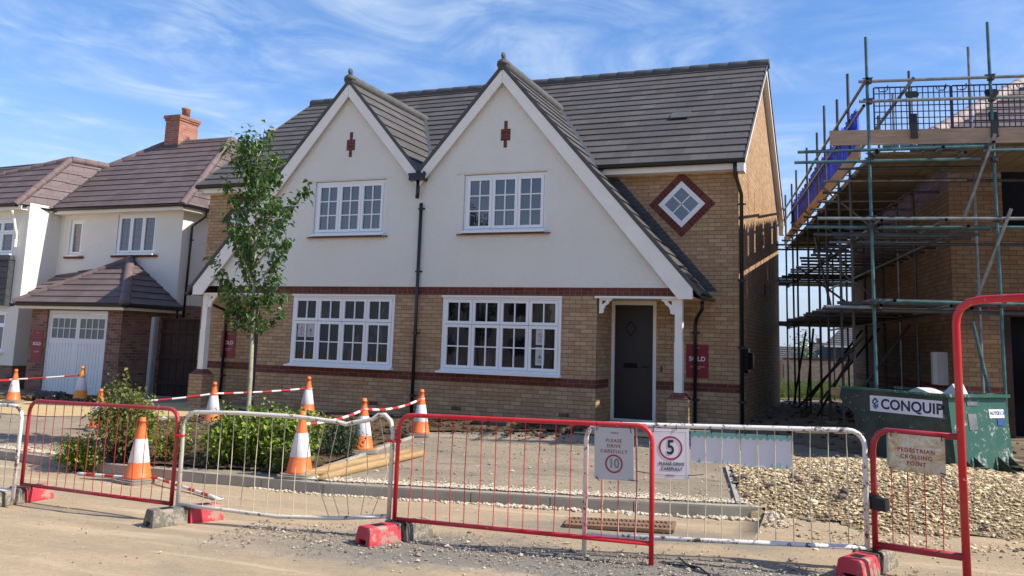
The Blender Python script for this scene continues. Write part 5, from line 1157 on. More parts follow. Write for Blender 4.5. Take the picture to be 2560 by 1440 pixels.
# pots, rubbish, covers
b=MB(); b.lathe([(.155,0),(.16,.02),(.15,.05),(.16,.08),(.15,.11),(.16,.14),(.15,.17),(.165,.2),(.165,.24),(.15,.24),(.14,.18)],(-9.55,-1.55,H(-9.5,-1.5)),20); tag(b.build('plant_pot','pot',None,True),'upright black plastic pot on the soil in front of a cone','pot')
b=MB(); z=H(-10.4,-1.0)+.02; b.hexa([(-10.75,-1.15,z),(-10.15,-.85,z),(-10.2,-.7,z),(-10.8,-1.0,z),(-10.75,-1.15,z+.09),(-10.15,-.85,z+.12),(-10.2,-.7,z+.12),(-10.8,-1.0,z+.09)]); tag(b.build('block','dirty_white'),'chipped whitish block lying on the soil left of the black pot','block')
for (x,y,w_,l_,lab,mt) in ((-6.35,-.75,.22,.22,'small round black drain cover on the soil below the right window','pot'),(-5.98,-.72,.34,.26,'rectangular grey black access cover on the soil below the right window','ridge_grey')):
    z=H(x,y)+.02; b=MB()
    if w_==l_: b.lathe([(.17,0),(.18,.05),(.15,.055),(.14,.10),(.12,.105)],(x,y,z),18)
    else: b.box(x-w_,x+w_*.5,y-l_/2,y+l_/2,z,z+.07); b.box(x-w_+.03,x+w_*.5-.03,y-l_/2+.03,y+l_/2-.03,z+.071,z+.09)
    tag(b.build('drain_cover',mt),lab,'cover')
b=MB(); random.seed(3)
for k in range(3):
    b.lathe([(.22*(1-.2*k),0),(.26*(1-.2*k),.06),(.2*(1-.2*k),.14),(.06,.2)],(-18.0+.25*k,.05+.05*k,H(-18,0)+.03),9)
b.v=[(x+random.uniform(-.04,.04),y+random.uniform(-.04,.04),z+random.uniform(-.02,.02)) for x,y,z in b.v]; tag(b.build('bin_bag','binbag',None,True),'crumpled black plastic sheet on the soil in front of the garage','bag')
b=MB(); P=[(-2.82,-6.36),(-1.80,-6.15),(-1.74,-6.56),(-2.75,-6.74)]
def gq(s,t): 
    x=(1-s)*(1-t)*P[0][0]+s*(1-t)*P[1][0]+s*t*P[2][0]+(1-s)*t*P[3][0]; y=(1-s)*(1-t)*P[0][1]+s*(1-t)*P[1][1]+s*t*P[2][1]+(1-s)*t*P[3][1]; return (x,y,H(x,y,'road')+.014)
for i in range(24):
    for j in range(4):
        s=i/24+.006; t0=j/4+.03; t1=(j+1)/4-.03; w_=.026; sh=.012*(1 if j%2 else -1)
        b.hexa([gq(s+sh,t0),gq(s+w_+sh,t0),gq(s+w_-sh,t1),gq(s-sh,t1)]+[(q[0],q[1],q[2]+.025) for q in (gq(s+sh,t0),gq(s+w_+sh,t0),gq(s+w_-sh,t1),gq(s-sh,t1))])
for a,c in (((0,0),(1,0)),((1,0),(1,1)),((1,1),(0,1)),((0,1),(0,0)),((0,.5),(1,.5))):
    p=gq(*a);q=gq(*c); b.bar((p[0],p[1],p[2]+.01),(q[0],q[1],q[2]+.01),.03,.03)
tag(b.build('gully_grate','rust'),'rusty slotted iron drainage grate in the road by the kerb','grate')
b=MB(); g=H(-1.3,-7.9,'road')+.012; b.path([(-1.46,-7.66,g+.02),(-1.36,-7.80,g),(-1.25,-7.9,g+.02),(-1.14,-8.05,g),(-1.1,-8.15,g)],.007,6); b.path([(-1.52,-7.84,g),(-1.38,-7.82,g),(-1.28,-7.86,g)],.007,6); tag(b.build('cable_offcut','dark_metal',None,True),'short dark cable offcut lying on the road by the red barrier leg','cable')
# ================================================================ SKIP
sk=thing('tipping_skip','dark green tipping skip with a white maker plate, behind the gravel heap','skip',(.6,-1.8,.2))
A=Vector((.95,-2.77,1.145)); Bt=Vector((-.33,-1.54,1.155)); Cc=Vector((1.62,-1.95,1.165)); du=(Bt-A); du.z=0; du=du.normalized(); dv=Vector((-du.y,du.x,0)); 
if dv.dot(Cc-A)<0: dv=-dv
# side profile in (distance along du, z); back panel leans outwards at the bottom
prof=[(0,1.15),(1.775,1.16),(1.82,1.02),(1.56,.82),(1.22,.36),(1.05,.21),(-.10,.17)]
Wd=(Cc-A).dot(dv)
def sp(s,z,w=0): 
    p=A+du*s+dv*w; return Vector((p.x,p.y,z))
b=MB(); b.prism([sp(s,z) for s,z in prof],dv*.012); b.prism([sp(s,z,Wd) for s,z in prof],-dv*.012); b.build('side_panel','skip_shaded',sk)
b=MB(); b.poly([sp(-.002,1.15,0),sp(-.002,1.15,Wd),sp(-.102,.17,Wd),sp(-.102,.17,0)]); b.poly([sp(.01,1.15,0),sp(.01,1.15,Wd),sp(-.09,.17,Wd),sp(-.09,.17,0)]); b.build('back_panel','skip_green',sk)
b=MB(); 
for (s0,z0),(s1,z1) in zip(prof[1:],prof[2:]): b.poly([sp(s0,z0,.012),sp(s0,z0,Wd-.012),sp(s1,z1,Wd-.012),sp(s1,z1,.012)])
b.build('chute','skip_shaded',sk)
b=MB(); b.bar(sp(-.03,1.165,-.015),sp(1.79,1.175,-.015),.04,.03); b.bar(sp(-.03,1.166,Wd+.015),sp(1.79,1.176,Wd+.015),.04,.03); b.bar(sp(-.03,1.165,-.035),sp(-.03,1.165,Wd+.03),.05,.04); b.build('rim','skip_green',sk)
b=MB()
pts=[(1.05,.55),(1.0,.3),(.9,.1),(1.1,.1),(1.28,.25),(1.36,.55)]
b.prism([sp(s,z,.1) for s,z in pts],dv*.03); b.prism([sp(s,z,Wd-.1) for s,z in pts],-dv*.03); b.build('rocker','skip_shaded',sk)
for w0 in (.10,Wd-.32):
    b=MB(); zg=.17
    b.prism([sp(-.10,.19,w0),sp(-.10,.42,w0),sp(-.42,.19,w0),sp(-.42,.15,w0),sp(-.1,.15,w0)],dv*.012); b.prism([sp(-.10,.19,w0+.2),sp(-.10,.42,w0+.2),sp(-.42,.19,w0+.2),sp(-.42,.15,w0+.2),sp(-.1,.15,w0+.2)],dv*.012)
    b.bar(sp(-.10,.17,w0+.105),sp(-.44,.16,w0+.105),.19,.03); b.bar(sp(-.28,.31,w0+.012),sp(-.28,.31,w0+.2),.09,.012); b.build('fork_pocket','skip_shaded',sk)
b=MB(); b.bar(sp(1.2,.17,.15),sp(-.3,.17,.15),.1,.1); b.bar(sp(1.2,.17,Wd-.15),sp(-.3,.17,Wd-.15),.1,.1); b.build('skid','skip_shaded',sk)
Ms=frameM(sp(.66,.985,-.004),-du,(0,0,1)); 
# maker plate
b=MB(); b.prism([Ms@Vector(p) for p in ((-.585,-.105,0),(.585,-.105,0),(.585,.105,0),(-.585,.105,0))],Ms.to_3x3()@Vector((0,0,.004))); pl=b.build('maker_plate','sign_white',sk)
Mt=Ms@Matrix.Translation((0,0,.0055)); text('lettering','CONQUIP',.185,Mt@Matrix.Translation((.10,-.005,0)),'ink_navy',pl,sx=1.14,bold=.005,space=1.03); text('registered_mark','®',.05,Mt@Matrix.Translation((.545,.02,0)),'ink_grey',pl)
b=MB(); 
def strk(pts,w_=.022): 
    for p,q in zip(pts,pts[1:]): b.bar(Mt@Vector((p[0],p[1],.0005)),Mt@Vector((q[0],q[1],.0005)),w_,.001,Mt.to_3x3()@Vector((0,0,1)))
strk([(-.44,.02),(-.49,.07),(-.54,.02),(-.48,-.04),(-.50,-.02)]); b.build('emblem','ink_navy',pl); b=MB(); strk([(-.46,.03),(-.50,-.005)]) ; strk([(-.44,-.0),(-.49,-.05)]); strk([(-.53,-.03),(-.49,-.07),(-.44,-.03)]); b.build('emblem','ink_teal',pl)
lean=Vector((sp(-.102,.17)-sp(-.002,1.15))).normalized()
Mb=frameM(sp(-.026,.94,Wd*.80),dv,-lean); 
b=MB(); b.prism([Mb@Vector(p) for p in ((-.14,-.055,.002),(.14,-.055,.002),(.14,.055,.002),(-.14,.055,.002))],Mb.to_3x3()@Vector((0,0,.003))); pl=b.build('maker_plate','sign_white',sk)
text('lettering','AUTO',.062,Mb@Matrix.Translation((-.04,.005,.006)),'ink_navy',pl,bold=.001); text('lettering','LOCK',.062,Mb@Matrix.Translation((.075,.005,.006)),'ink_blue',pl)
b=MB(); b.prism([Mb@Vector(p) for p in ((.0,-.15,.002),(.12,-.15,.002),(.12,-.065,.002),(.0,-.065,.002))],Mb.to_3x3()@Vector((0,0,.003))); b.build('hazard_tag','ink_blue',sk)
b=MB(); b.prism([Mb@Vector(p) for p in ((-.53,-.2,.002),(-.38,-.2,.002),(-.38,.0,.002),(-.53,.0,.002))],Mb.to_3x3()@Vector((0,0,.003))); b.prism([Mb@Vector(p) for p in ((-.52,.1,.002),(-.34,.1,.002),(-.34,.15,.002),(-.52,.15,.002))],Mb.to_3x3()@Vector((0,0,.004))); b.build('worn_label','galv',sk)
b=MB(); b.bar(sp(2.06,1.10,.10),sp(1.2,1.02,.22),.05,.11); tag(b.build('plank','pale_wood'),'pale timber offcut poking out over the low end of the green skip','plank')
b=MB(); b.prism([sp(.1,1.1,.35),sp(.45,1.1,.35),sp(.25,1.3,.4)],dv*.2); b.prism([sp(.5,1.1,.5),sp(1.2,1.1,.5),sp(.9,1.22,.5)],dv*.3); tag(b.build('rubble','dirty_white'),'broken grey board offcuts heaped inside the green skip','rubble')
# ================================================================ STONES AND PLANTS
def attr_mesh(name,V,Fc,rnd,mt,label=None,cat=None,kind='stuff',smooth=False,parent=None):
    me=bpy.data.meshes.new(name); me.from_pydata(V,[],Fc); a=me.attributes.new('rnd','FLOAT','POINT'); a.data.foreach_set('value',np.array(rnd,dtype=np.float32)); me.materials.append(MATS[mt])
    if smooth: me.polygons.foreach_set('use_smooth',[True]*len(me.polygons))
    me.update()
    o=bpy.data.objects.new(name,me); COL.objects.link(o); o.parent=parent
    if parent is not None: WL[o.name]=wloc(parent).copy()
    if label: tag(o,label,cat,None,kind)
    return o
ICO=[]; 
_t=(1+5**.5)/2
ICO=np.array([(-1,_t,0),(1,_t,0),(-1,-_t,0),(1,-_t,0),(0,-1,_t),(0,1,_t),(0,-1,-_t),(0,1,-_t),(_t,0,-1),(_t,0,1),(-_t,0,-1),(-_t,0,1)])/1.9
IF=[(0,11,5),(0,5,1),(0,1,7),(0,7,10),(0,10,11),(1,5,9),(5,11,4),(11,10,2),(10,7,6),(7,1,8),(3,9,4),(3,4,2),(3,2,6),(3,6,8),(3,8,9),(4,9,5),(2,4,11),(6,2,10),(8,6,7),(9,8,1)]
OC=np.array([(1,0,0),(-1,0,0),(0,1,0),(0,-1,0),(0,0,1),(0,0,-1)],float); OF=[(0,2,4),(2,1,4),(1,3,4),(3,0,4),(2,0,5),(1,2,5),(3,1,5),(0,3,5)]
def stones(name,pts,sizes,mt,label,cat,big=False,flat=.6,rndf=None):
    V=[];Fc=[];rn=[]; rs=np.random.RandomState(len(pts)+7)
    for (x,y,z),s in zip(pts,sizes):
        base,fc=(ICO,IF) if big else (OC,OF)
        q=base*(1+rs.uniform(-.3,.3,base.shape)); q=q*np.array([s*rs.uniform(.8,1.5),s*rs.uniform(.7,1.1),s*flat*rs.uniform(.6,1.2)])
        a=rs.uniform(0,6.28); c,s_=math.cos(a),math.sin(a); tl=rs.uniform(-.5,.5); 
        X=q[:,0]*c-q[:,1]*s_; Y=q[:,0]*s_+q[:,1]*c; Z=q[:,2]+X*tl*.5
        i=len(V); V+= [(x+a_,y+b_,z+c_+s*flat*.25) for a_,b_,c_ in zip(X,Y,Z)]; Fc+=[tuple(i+k for k in f) for f in fc]; r=rs.uniform(0,1); rn+=[r]*len(base)
    return attr_mesh(name,V,Fc,rn,mt,label,cat)
rs=np.random.RandomState(5)
# gravel heap surface: low mound
def heapz(x,y):
    hx=(x-.25)/2.2; hy=(y+3.9)/1.9; r=hx*hx+hy*hy
    return .22*max(0,1-r)**1.1
def inheap(x,y): 
    if x< -1.72+ (-(y+3.3))*-.0 + .0 and y>-5.4: return False
    edge=-1.66+ (-3.3-y)*.2
    return x>edge and ((x-.25)/2.35)**2+((y+3.9)/2.0)**2<1+.15*math.sin(x*5)+.1*math.sin(y*7)
b=MB(); nx,ny=60,56; ids={}
for i in range(nx):
    for j in range(ny):
        x=-2.1+i*.08; y=-6.1+j*.08; ids[(i,j)]=b.add([(x,y,H(x,y)+heapz(x,y)-.012)])
for i in range(nx-1):
    for j in range(ny-1):
        if inheap(-2.06+i*.08,-6.06+j*.08): b.f.append((ids[(i,j)],ids[(i+1,j)],ids[(i+1,j+1)],ids[(i,j+1)]))
struct(b.build('gravel_base','gravel_gold_mat',None,True))
pts=[];sz=[]
while len(pts)<17000:
    x=rs.uniform(-2.1,2.8); y=rs.uniform(-6.2,-1.8)
    if not inheap(x,y) or rs.uniform()>(.55+.45*min(1,heapz(x,y)/.1)): continue
    s=.0115*rs.lognormal(0,.42); s=min(s,.05); pts.append((x,y,H(x,y)+heapz(x,y)-.004)); sz.append(s)
while len(pts)<18200:
    a=rs.uniform(0,6.28); k=1+abs(rs.normal(0,.16)); x=.25+2.35*k*math.cos(a); y=-3.9+2.0*k*math.sin(a)
    if x<-1.75 or y>-1.9 or (x<-1 and y<yk(x)+.1): continue
    pts.append((x,y,H(x,y)+.004)); sz.append(.010*rs.lognormal(0,.45))
stones('gravel_heap',pts,sz,'stone_gold','spread heap of golden flint gravel in front of the green skip','gravel',True)
pts=[];sz=[]
for k in range(16):
    x=rs.uniform(-1.4,1.9); y=rs.uniform(-5.6,-2.8)
    if inheap(x,y): pts.append((x,y,H(x,y)+heapz(x,y)+.02)); sz.append(rs.uniform(.03,.06))
stones('large_flints',pts,sz,'flint_dark','larger dark flints scattered over the gravel heap','stones',True,.5)
# pale stones along kerb
pts=[];sz=[]
while len(pts)<2300:
    x=rs.uniform(-6.3,-1.2); y=yk(x)+.13+abs(rs.normal(0,.11))
    if y>yk(x)+.45: continue
    pts.append((x,y,H(x,y,'up')+.012)); sz.append(rs.uniform(.010,.02))
while len(pts)<3000:
    x=rs.uniform(-13,-9.9); y=yk(x)+.13+abs(rs.normal(0,.13)); pts.append((x,y,H(x,y,'up')+.01)); sz.append(rs.uniform(.010,.022))
stones('kerb_gravel',pts,sz,'stone_pale','band of small pale chippings on the drive behind the kerb','gravel')
pts=[];sz=[]
while len(pts)<650:
    x=rs.uniform(-7,-.9); y=yk(x)-abs(rs.normal(0,.05))-.01; pts.append((x,y,H(x,y,'road')+.005)); sz.append(rs.uniform(.008,.022)*(1.25 if x>-4 else .8))
for _ in range(34):
    x=-.95+abs(rs.normal(0,.12)); y=rs.uniform(-5.95,-5.2); pts.append((x,y,H(x,y)+.02)); sz.append(rs.uniform(.012,.03))
stones('kerb_chippings',pts,sz,'stone_pale','loose pale chippings along the road side of the kerb','gravel',True,.8)
pts=[];sz=[]
while len(pts)<4600:
    x=rs.uniform(-5.6,.6); y=-8.0+.32*rs.normal(0,1)+.12*(x+3)*.5
    if y>yk(x)-.1 or y<-9.6: continue
    pts.append((x,y,H(x,y,'road')+.008)); sz.append(.0065*rs.lognormal(0,.5))
while len(pts)<5600:
    x=rs.uniform(-12,2.5); y=rs.uniform(-11,yk(x)-.05); pts.append((x,y,H(x,y,'road')+.003)); sz.append(.006*rs.lognormal(0,.55))
while len(pts)<8000:
    x=rs.uniform(-12,-1.3); y=rs.uniform(yk(x)+.2,-.9)
    if -10.6<x<-6.5 and y<-1.5: continue
    pts.append((x,y,H(x,y,'up')+.003)); sz.append(.009*rs.lognormal(0,.5))
while len(pts)<9000:
    x=rs.uniform(1.2,4.5); y=rs.uniform(-8,-1.5); pts.append((x,y,H(x,y)+.003)); sz.append(.012*rs.lognormal(0,.5))
stones('loose_stones',pts,sz,'stone_mix','small loose stones scattered over the dusty road and drives','stones',False,.7)
pts=[];sz=[]
while len(pts)<2600:
    x=rs.uniform(-12.3,-4.4); y=rs.uniform(-5.8,-.1)
    if x>-6.9 and y<-1.9: continue
    if y<-3 and x<-10.2: continue
    pts.append((x,y,H(x,y,'up')+.035)); sz.append(.018*rs.lognormal(0,.5))
while len(pts)<3300:
    x=rs.uniform(-2,6); y=rs.uniform(-1.2,11); pts.append((x,y,H(x,y)+.01)); sz.append(.03*rs.lognormal(0,.5))
while len(pts)<3900:
    x=rs.uniform(-23,-16); y=rs.uniform(-.2,.5); pts.append((x,y,H(x,y)+.05)); sz.append(.04*rs.lognormal(0,.4))
stones('soil_clods',pts,sz,'clod','brown soil clods over the planting beds and the muddy side yard','soil',True,.75)
pts=[];sz=[]
while len(pts)<11000:
    x=rs.uniform(-11,2.2); y=-6.2-4.6*rs.beta(1.1,1.4)
    if y>yk(x)-.05: continue
    pts.append((x,y,H(x,y,'road')+.001)); sz.append(.0036*rs.lognormal(0,.35))
while len(pts)<15000:
    x=rs.uniform(-12.5,-1.3); y=rs.uniform(yk(x)+.2,-.9)
    if -10.6<x<-6.5 and y<-1.5: continue
    pts.append((x,y,H(x,y,'up')+.001)); sz.append(.005*rs.lognormal(0,.4))
stones('fine_grit',pts,sz,'grit','fine sandy grit worked into the surface of the road and drives','gravel',False,.6)
# leaf geometry
def leafpts(c,d,nrm,L,W,droop=.25):
    c=np.array(c); d=d/np.linalg.norm(d); s=np.cross(d,nrm); s/=np.linalg.norm(s)+1e-9; n=np.cross(s,d)
    tip=c+d*L-np.array([0,0,droop*L]); mid=c+d*L*.5-np.array([0,0,droop*L*.2])
    return [tuple(c),tuple(mid+s*W+n*W*.35),tuple(tip),tuple(mid-s*W+n*W*.35),tuple(mid-n*W*.1)]
LF=[(0,1,4),(1,2,4),(2,3,4),(3,0,4)]
class Leaves:
    def __init__(s): s.V=[];s.F=[];s.R=[]
    def add(s,c,d,nrm,L,W,r,droop=.25):
        i=len(s.V); s.V+=leafpts(c,d,nrm,L,W,droop); s.F+=[tuple(i+k for k in f) for f in LF]; s.R+=[r]*5
def leafobj(name,L,mt,parent):
    wl=wloc(parent); V=[(x-wl[0],y-wl[1],z-wl[2]) for x,y,z in L.V]
    return attr_mesh(name,V,L.F,L.R,mt,parent=parent)
# ---- young street tree
TX,TY=-8.57,-4.2; tz=H(TX,TY)
tree=thing('young_tree','slim young tree with a narrow leafy crown in the flower bed','tree',(TX,TY,tz))
def px(x,y): # picture-like grid of the crown, as metres in the plane of the trunk
    return np.array([TX-.06+(x-632)*.00620+(1040-y)*-.00043, TY, .45+(1040-y)*.00622])
tr=[(632,1120),(628,1030),(633,950),(636,860),(634,800),(640,720),(641,650),(643,560),(646,470),(643,400),(638,345),(632,300)]
b=MB(); P=[px(*p) for p in tr]; P[0][2]=tz-.1; b.path([tuple(p) for p in P],[.040,.036,.034,.032,.029,.024,.020,.016,.012,.009,.006,.003],9); b.build('trunk','bark',tree,True)
br=[(850,600,790),(850,675,755),(840,690,790),(800,585,740),(800,520,722),(790,720,700),(770,530,655),(760,725,630),(740,565,600),(730,758,615),(720,600,560),(700,528,560),(680,765,555),(660,700,520),(640,580,500),(630,740,520),(600,565,450),(600,765,470),(590,680,440),(560,578,420),(540,715,450),(520,605,380),(500,700,400),(480,585,365),(470,665,380),(430,615,340),(420,655,350),(400,640,310),(390,592,350),(820,610,770),(770,690,740),(700,600,640),(620,600,520),(560,620,480),(560,690,500),(480,640,420),(450,600,400),(780,660,745),(650,560,580),(520,660,440)]
rs2=np.random.RandomState(11); LT=Leaves(); bm_=MB()
for (ys,xt,yt) in br:
    k=np.interp(-ys,[-p[1] for p in tr],range(len(tr))); i=int(k); a=P[i]+(P[min(i+1,len(P)-1)]-P[i])*(k-i); e=px(xt,yt); e=e+np.array([0,rs2.uniform(-.42,.42),0])
    mid=(a+e)/2+np.array([(e[0]-a[0])*.12,rs2.uniform(-.05,.05),-.06]); L=np.linalg.norm(e-a)
    pts=[a*(1-t)**2+2*mid*t*(1-t)+e*t*t for t in np.linspace(0,1,6)]
    bm_.path([tuple(p) for p in pts],[.012*L+.003,.010*L+.002,.008*L+.002,.006*L+.002,.004,.002],5)
    nl=int(24+66*L)
    for q in range(nl):
        t=rs2.beta(1.8,1.0); c=(pts[0]*(1-t)**2+2*mid*t*(1-t)+pts[-1]*t*t) if False else a*(1-t)**2+2*mid*t*(1-t)+e*t*t
        c=c+rs2.normal(0,.05,3); d=(e-a)/L*.6+rs2.normal(0,.75,3); d[2]-=.25; n=rs2.normal(0,.5,3)+np.array([0,0,1.]); s=rs2.uniform(.06,.135)
        LT.add(c,d,n,s,s*.3,min(1,max(0,rs2.normal(.38,.25))),.35)
for q in range(420):
    y=rs2.uniform(330,740); k=np.interp(-y,[-p[1] for p in tr],range(len(tr))); i=int(k); a=P[i]+(P[min(i+1,len(P)-1)]-P[i])*(k-i); d=rs2.normal(0,1,3); s=rs2.uniform(.06,.11); LT.add(a+rs2.normal(0,.13,3)*np.array([1,1,.7]),d,rs2.normal(0,.5,3)+np.array([0,0,1.]),s,s*.27,rs2.uniform(0,.8),.35)
bm_.build('limbs','bark',tree,True); leafobj('crown',LT,'leaf_tree',tree)
b=MB(); c=px(634,815); b.hexa([(c[0]-.14,c[1]-.03,c[2]-.10),(c[0]-.02,c[1]-.03,c[2]-.0),(c[0]-.02,c[1]-.025,c[2]+.0),(c[0]-.14,c[1]-.025,c[2]-.1),(c[0]-.15,c[1]-.03,c[2]-.07),(c[0]-.03,c[1]-.03,c[2]+.03),(c[0]-.03,c[1]-.025,c[2]+.03),(c[0]-.15,c[1]-.025,c[2]-.07)]); b.build('nursery_label','dirty_white',tree)
# ---- shrubs
def shrub(label,x,y,rx,ry,h,n,mt,ls=.045,group=None,stems=14,seed=1,up=.4,z0=None,name='shrub',cat='shrub',low=.08):
    rg=np.random.RandomState(seed); z=H(x,y,'up') if z0 is None else z0; t=thing(name,label,cat,(x,y,z),0,group); Lv=Leaves(); b=MB()
    tips=[]
    for k in range(stems):
        a=rg.uniform(0,6.28); r=math.sqrt(rg.uniform(0,1)); tip=np.array([x+rx*r*math.cos(a),y+ry*r*math.sin(a),z+h*(1-.45*r*r)*rg.uniform(.75,1.08)]); base=np.array([x+rx*.25*r*math.cos(a),y+ry*.25*r*math.sin(a),z-.02]); mid=(tip+base)/2+np.array([(tip[0]-x)*.2,(tip[1]-y)*.2,0])
        b.path([tuple(base),tuple(base*.25+mid*.5+tip*.25),tuple(tip)],[.006,.004,.002],4); tips.append((base,mid,tip))
    for k in range(n):
        base,mid,tip=tips[rg.randint(len(tips))]; tt=rg.beta(1.8,.9)*(1-low)+low; c=base*(1-tt)**2+2*mid*tt*(1-tt)+tip*tt*tt+rg.normal(0,.045+.03*h,3); c[2]=max(c[2],z+.01)
        d=rg.normal(0,1,3)+np.array([(c[0]-x),(c[1]-y),up])*1.2; s=1.3*ls*rg.uniform(.7,1.4); Lv.add(c,d,rg.normal(0,.6,3)+np.array([0,0,1.]),s,s*.3,min(1,max(0,rg.normal(.45,.27))),.2)
    b.build('stems','twig',t,True); leafobj('foliage',Lv,mt,t); return t
G='shrubs planted in the flower bed'
shrub('glossy green shrub at the left end of the bed, behind the cream barrier',-7.95,-5.45,.34,.30,.72,1500,'leaf_shrub',.05,G,seed=2)
shrub('tallest yellow-green shrub in the middle of the bed, directly below the tree',-7.50,-5.35,.36,.34,.80,1900,'leaf_shrub',.052,G,seed=3,stems=20)
shrub('broad yellow-green shrub right of the tree trunk, leaning over the kerb',-7.05,-5.35,.34,.34,.70,1600,'leaf_shrub',.05,G,seed=4,stems=18)
shrub('dark low spiky shrub behind the stakes cone',-7.0,-4.3,.42,.5,.46,1700,'leaf_dark',.035,G,seed=5,stems=26)
shrub('dark green feathery shrub behind the left end of the bed',-8.3,-4.9,.4,.4,.62,1300,'leaf_dark',.04,G,seed=6,stems=22)
shrub('small sprawling green shrub at the back of the bed near the black pot',-8.6,-3.0,.7,.45,.42,1100,'leaf_shrub',.05,G,seed=8,stems=18)
shrub('yellow variegated shrub between the potted shrub and the bed',-8.78,-5.55,.26,.22,.55,900,'leaf_yellow',.04,G,seed=9)
shrub('withered brown grass clump at the right foot of the green shrubs',-6.80,-5.62,.16,.16,.34,500,'leaf_brown',.06,G,seed=10,low=.0)
pp=shrub('large half-withered potted shrub on the kerb behind the dark red barrier',-9.55,-5.75,.42,.36,.98,2000,'leaf_brown',.045,None,seed=12,stems=34,z0=H(-9.55,-5.75,'up')+.10,name='potted_shrub',low=.25)
b=MB(); z=H(-9.55,-5.75,'up'); b.lathe([(.13,z),(.17,z+.27),(.185,z+.27),(.185,z+.31),(.165,z+.31),(.16,z+.25)],(-9.45,-5.72,0),18); b.build('pot','pot',pp,True)
shrub('green weeds trailing over the kerb left of the potted shrub',-10.0,-6.0,.38,.26,.42,1300,'leaf_shrub',.04,None,seed=13,stems=24,name='weeds',cat='weeds',z0=H(-10,-6.3,'road')+.02,up=0)
shrub('leafy green shoots rising behind the potted shrub',-9.8,-5.3,.38,.3,.85,1100,'leaf_shrub',.05,None,seed=14,stems=16)
# meadow grass behind
rg=np.random.RandomState(21); Lv=Leaves()
for k in range(34000):
    y=11.5+33*rg.beta(1,1.6); xc=-5.1*(y+15)/60+.0; x=rg.uniform(-.135*(y+15)-.3,.03*(y+15)+.3)
    s=rg.uniform(.12,.30)*(1+.010*y); Lv.add((x,y,H(x,y)),rg.normal(0,.28,3)+np.array([0,0,1.]),rg.normal(0,1,3),s,.005+.0006*(y),rg.uniform(0,1),-.0)
attr_mesh('meadow_grass',Lv.V,Lv.F,Lv.R,'grass_blade','tall weedy grass growing on the open plot behind the scaffold','grass')
# ================================================================ BACKGROUND
gw=thing('garden_wall','low brick garden wall, coloured as if sunlit, with a red brick coping, far behind the scaffold','wall',(-3,46,-.4))
b=MB(); b.box(-5.05,6,45.9,46.2,-.8,1.24); b.build('wall_face','garden_brick_sunlit',gw); b=MB(); b.box(-5.08,6,45.86,46.24,1.241,1.37); b.build('coping','red_brick',gw)
b=MB(); b.box(-6.2,-5.2,45.95,46.05,-.8,1.18); b.box(-5.25,-5.12,45.9,46.1,-.8,1.3); tag(b.build('garden_gate','orange_wood'),'brown timber garden gate at the left end of the far brick wall','gate')
def farhouse(label,x0,x1,y,ez,rz_,wallm,extra=None,hip=0,dep=8):
    t=thing('far_house',label,'house',((x0+x1)/2,y,-3)); b=MB(); b.box(x0,x1,y,y+dep,-3,ez); b.build('wall',wallm,t); b=MB()
    tiled(b,[(x0-.3,y-.3,ez),(x1+.3,y-.3,ez),(x1+.3-hip,y+dep/2,rz_),(x0-.3+hip,y+dep/2,rz_)],gauge=.35,th=.04); tiled(b,[(x0-.3,y+dep+.3,ez),(x1+.3,y+dep+.3,ez),(x1+.3-hip,y+dep/2,rz_),(x0-.3+hip,y+dep/2,rz_)],gauge=.35,th=.04); b.build('roof','far_tile',t)
    b=MB(); b.box(x0-.3,x1+.3,y-.36,y-.3,ez-.16,ez-.02); b.build('fascia','white_trim',t); return t
t=farhouse('distant house with a long plain grey roof, furthest left behind the garden wall',-13,-5.0,62,-.4,2.25,'far_render')
b=MB(); b.prism([(-6.0,61.5,.9),(-4.2,61.5,.9),(-5.1,61.5,1.95)],(0,3,0)); b.prism([(-6.15,61.4,.95),(-5.1,61.4,2.1),(-5.1,61.4,1.95),(-6.0,61.4,.9)],(0,3,0)); b.prism([(-4.05,61.4,.95),(-5.1,61.4,2.1),(-5.1,61.4,1.95),(-4.2,61.4,.9)],(0,3,0)); b.build('dormer','far_render',t)
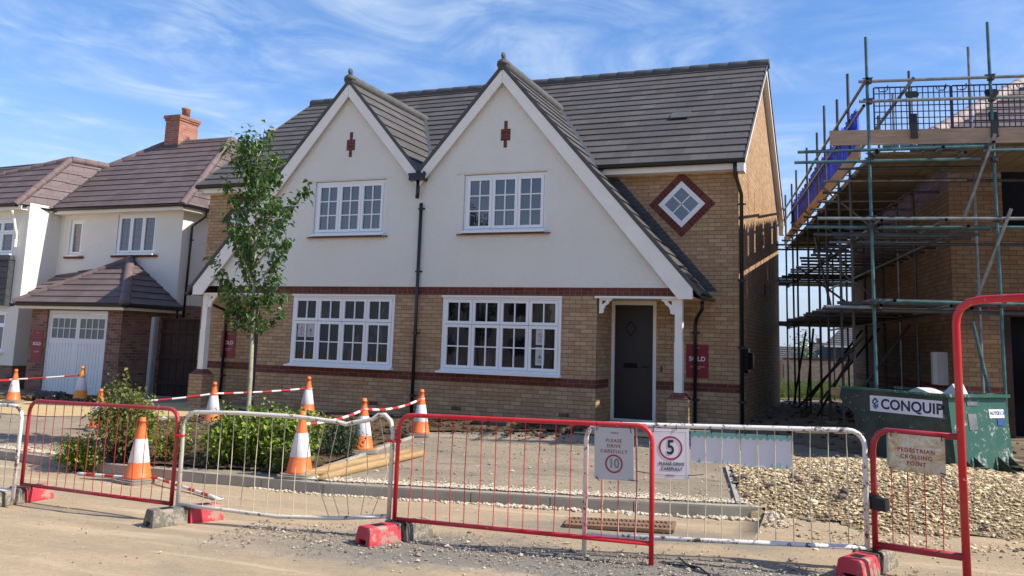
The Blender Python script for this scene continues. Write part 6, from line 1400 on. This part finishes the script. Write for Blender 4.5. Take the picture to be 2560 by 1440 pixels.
t=farhouse('distant house with a small red chimney, middle one behind the garden wall',-3.9,-2.0,58,.2,2.6,'far_dark_wall'); b=MB(); b.box(-3.75,-3.35,61.8,62.4,2.3,3.0); b.build('chimney','chimney_brick',t)
t=farhouse('distant dark house with a grey roof and white fascia, rightmost behind the garden wall',-2.6,4,56,2.40,4.9,'far_dark_wall',hip=2.2); b=MB(); b.box(-1.75,-.9,55.96,56,1.2,2.1); b.build('window','pane_upper',t)
# far tree
rg=np.random.RandomState(31); t=thing('far_tree','small thin tree standing behind the far garden wall','tree',(-4.2,54,-.5)); Lv=Leaves()
for k in range(900): 
    q=rg.normal(0,1,3)*np.array([.45,.4,.8]); Lv.add((-4.2+q[0],54+q[1],1.7+q[2]),rg.normal(0,1,3),rg.normal(0,1,3),.16,.05,rg.uniform(0,.8))
leafobj('crown',Lv,'leaf_tree',t); b=MB(); b.path([(-4.2,54,-.6),(-4.2,54,1.5),(-4.15,54,2.9)],[.06,.05,.02],6); b.build('trunk','bark',t,True)
# house row on the other side of the road (mirrored in the windows)
for i,(x,mm,rm,lab) in enumerate(((-22,'render','brown_tile','white house with a brown roof across the road, mirrored in the left-hand windows'),(-10,'buff_brick','grey_tile','brick house with a grey roof across the road, mirrored in the middle windows'),(2,'mixed_brick','brown_tile','red brick house across the road, mirrored in the right-hand windows'),(14,'render','grey_tile','white house with a grey roof across the road, farthest right of its row'))):
    y=-34; t=thing('opposite_house',lab,'house',(x,y,0)); b=MB(); b.box(x-4.6,x+4.6,y-8,y,-.6,5.0); b.build('wall',mm,t); b=MB(); tiled(b,[(x-5,y+.3,4.9),(x+5,y+.3,4.9),(x+5,y-4,7.7),(x-5,y-4,7.7)]); tiled(b,[(x-5,y-8.3,4.9),(x+5,y-8.3,4.9),(x+5,y-4,7.7),(x-5,y-4,7.7)]); b.build('roof',rm,t)
    for wx in (-2.6,2.6):
        for wz in (.9,3.3): b=MB(); b.box(x+wx-.8,x+wx+.8,y,y+.03,wz,wz+1.2); f=b.build('window','white_upvc',t); b=MB(); b.box(x+wx-.7,x+wx+.7,y+.031,y+.04,wz+.1,wz+1.1); b.build('pane','pane_dark',f)
bpy.context.view_layer.update()
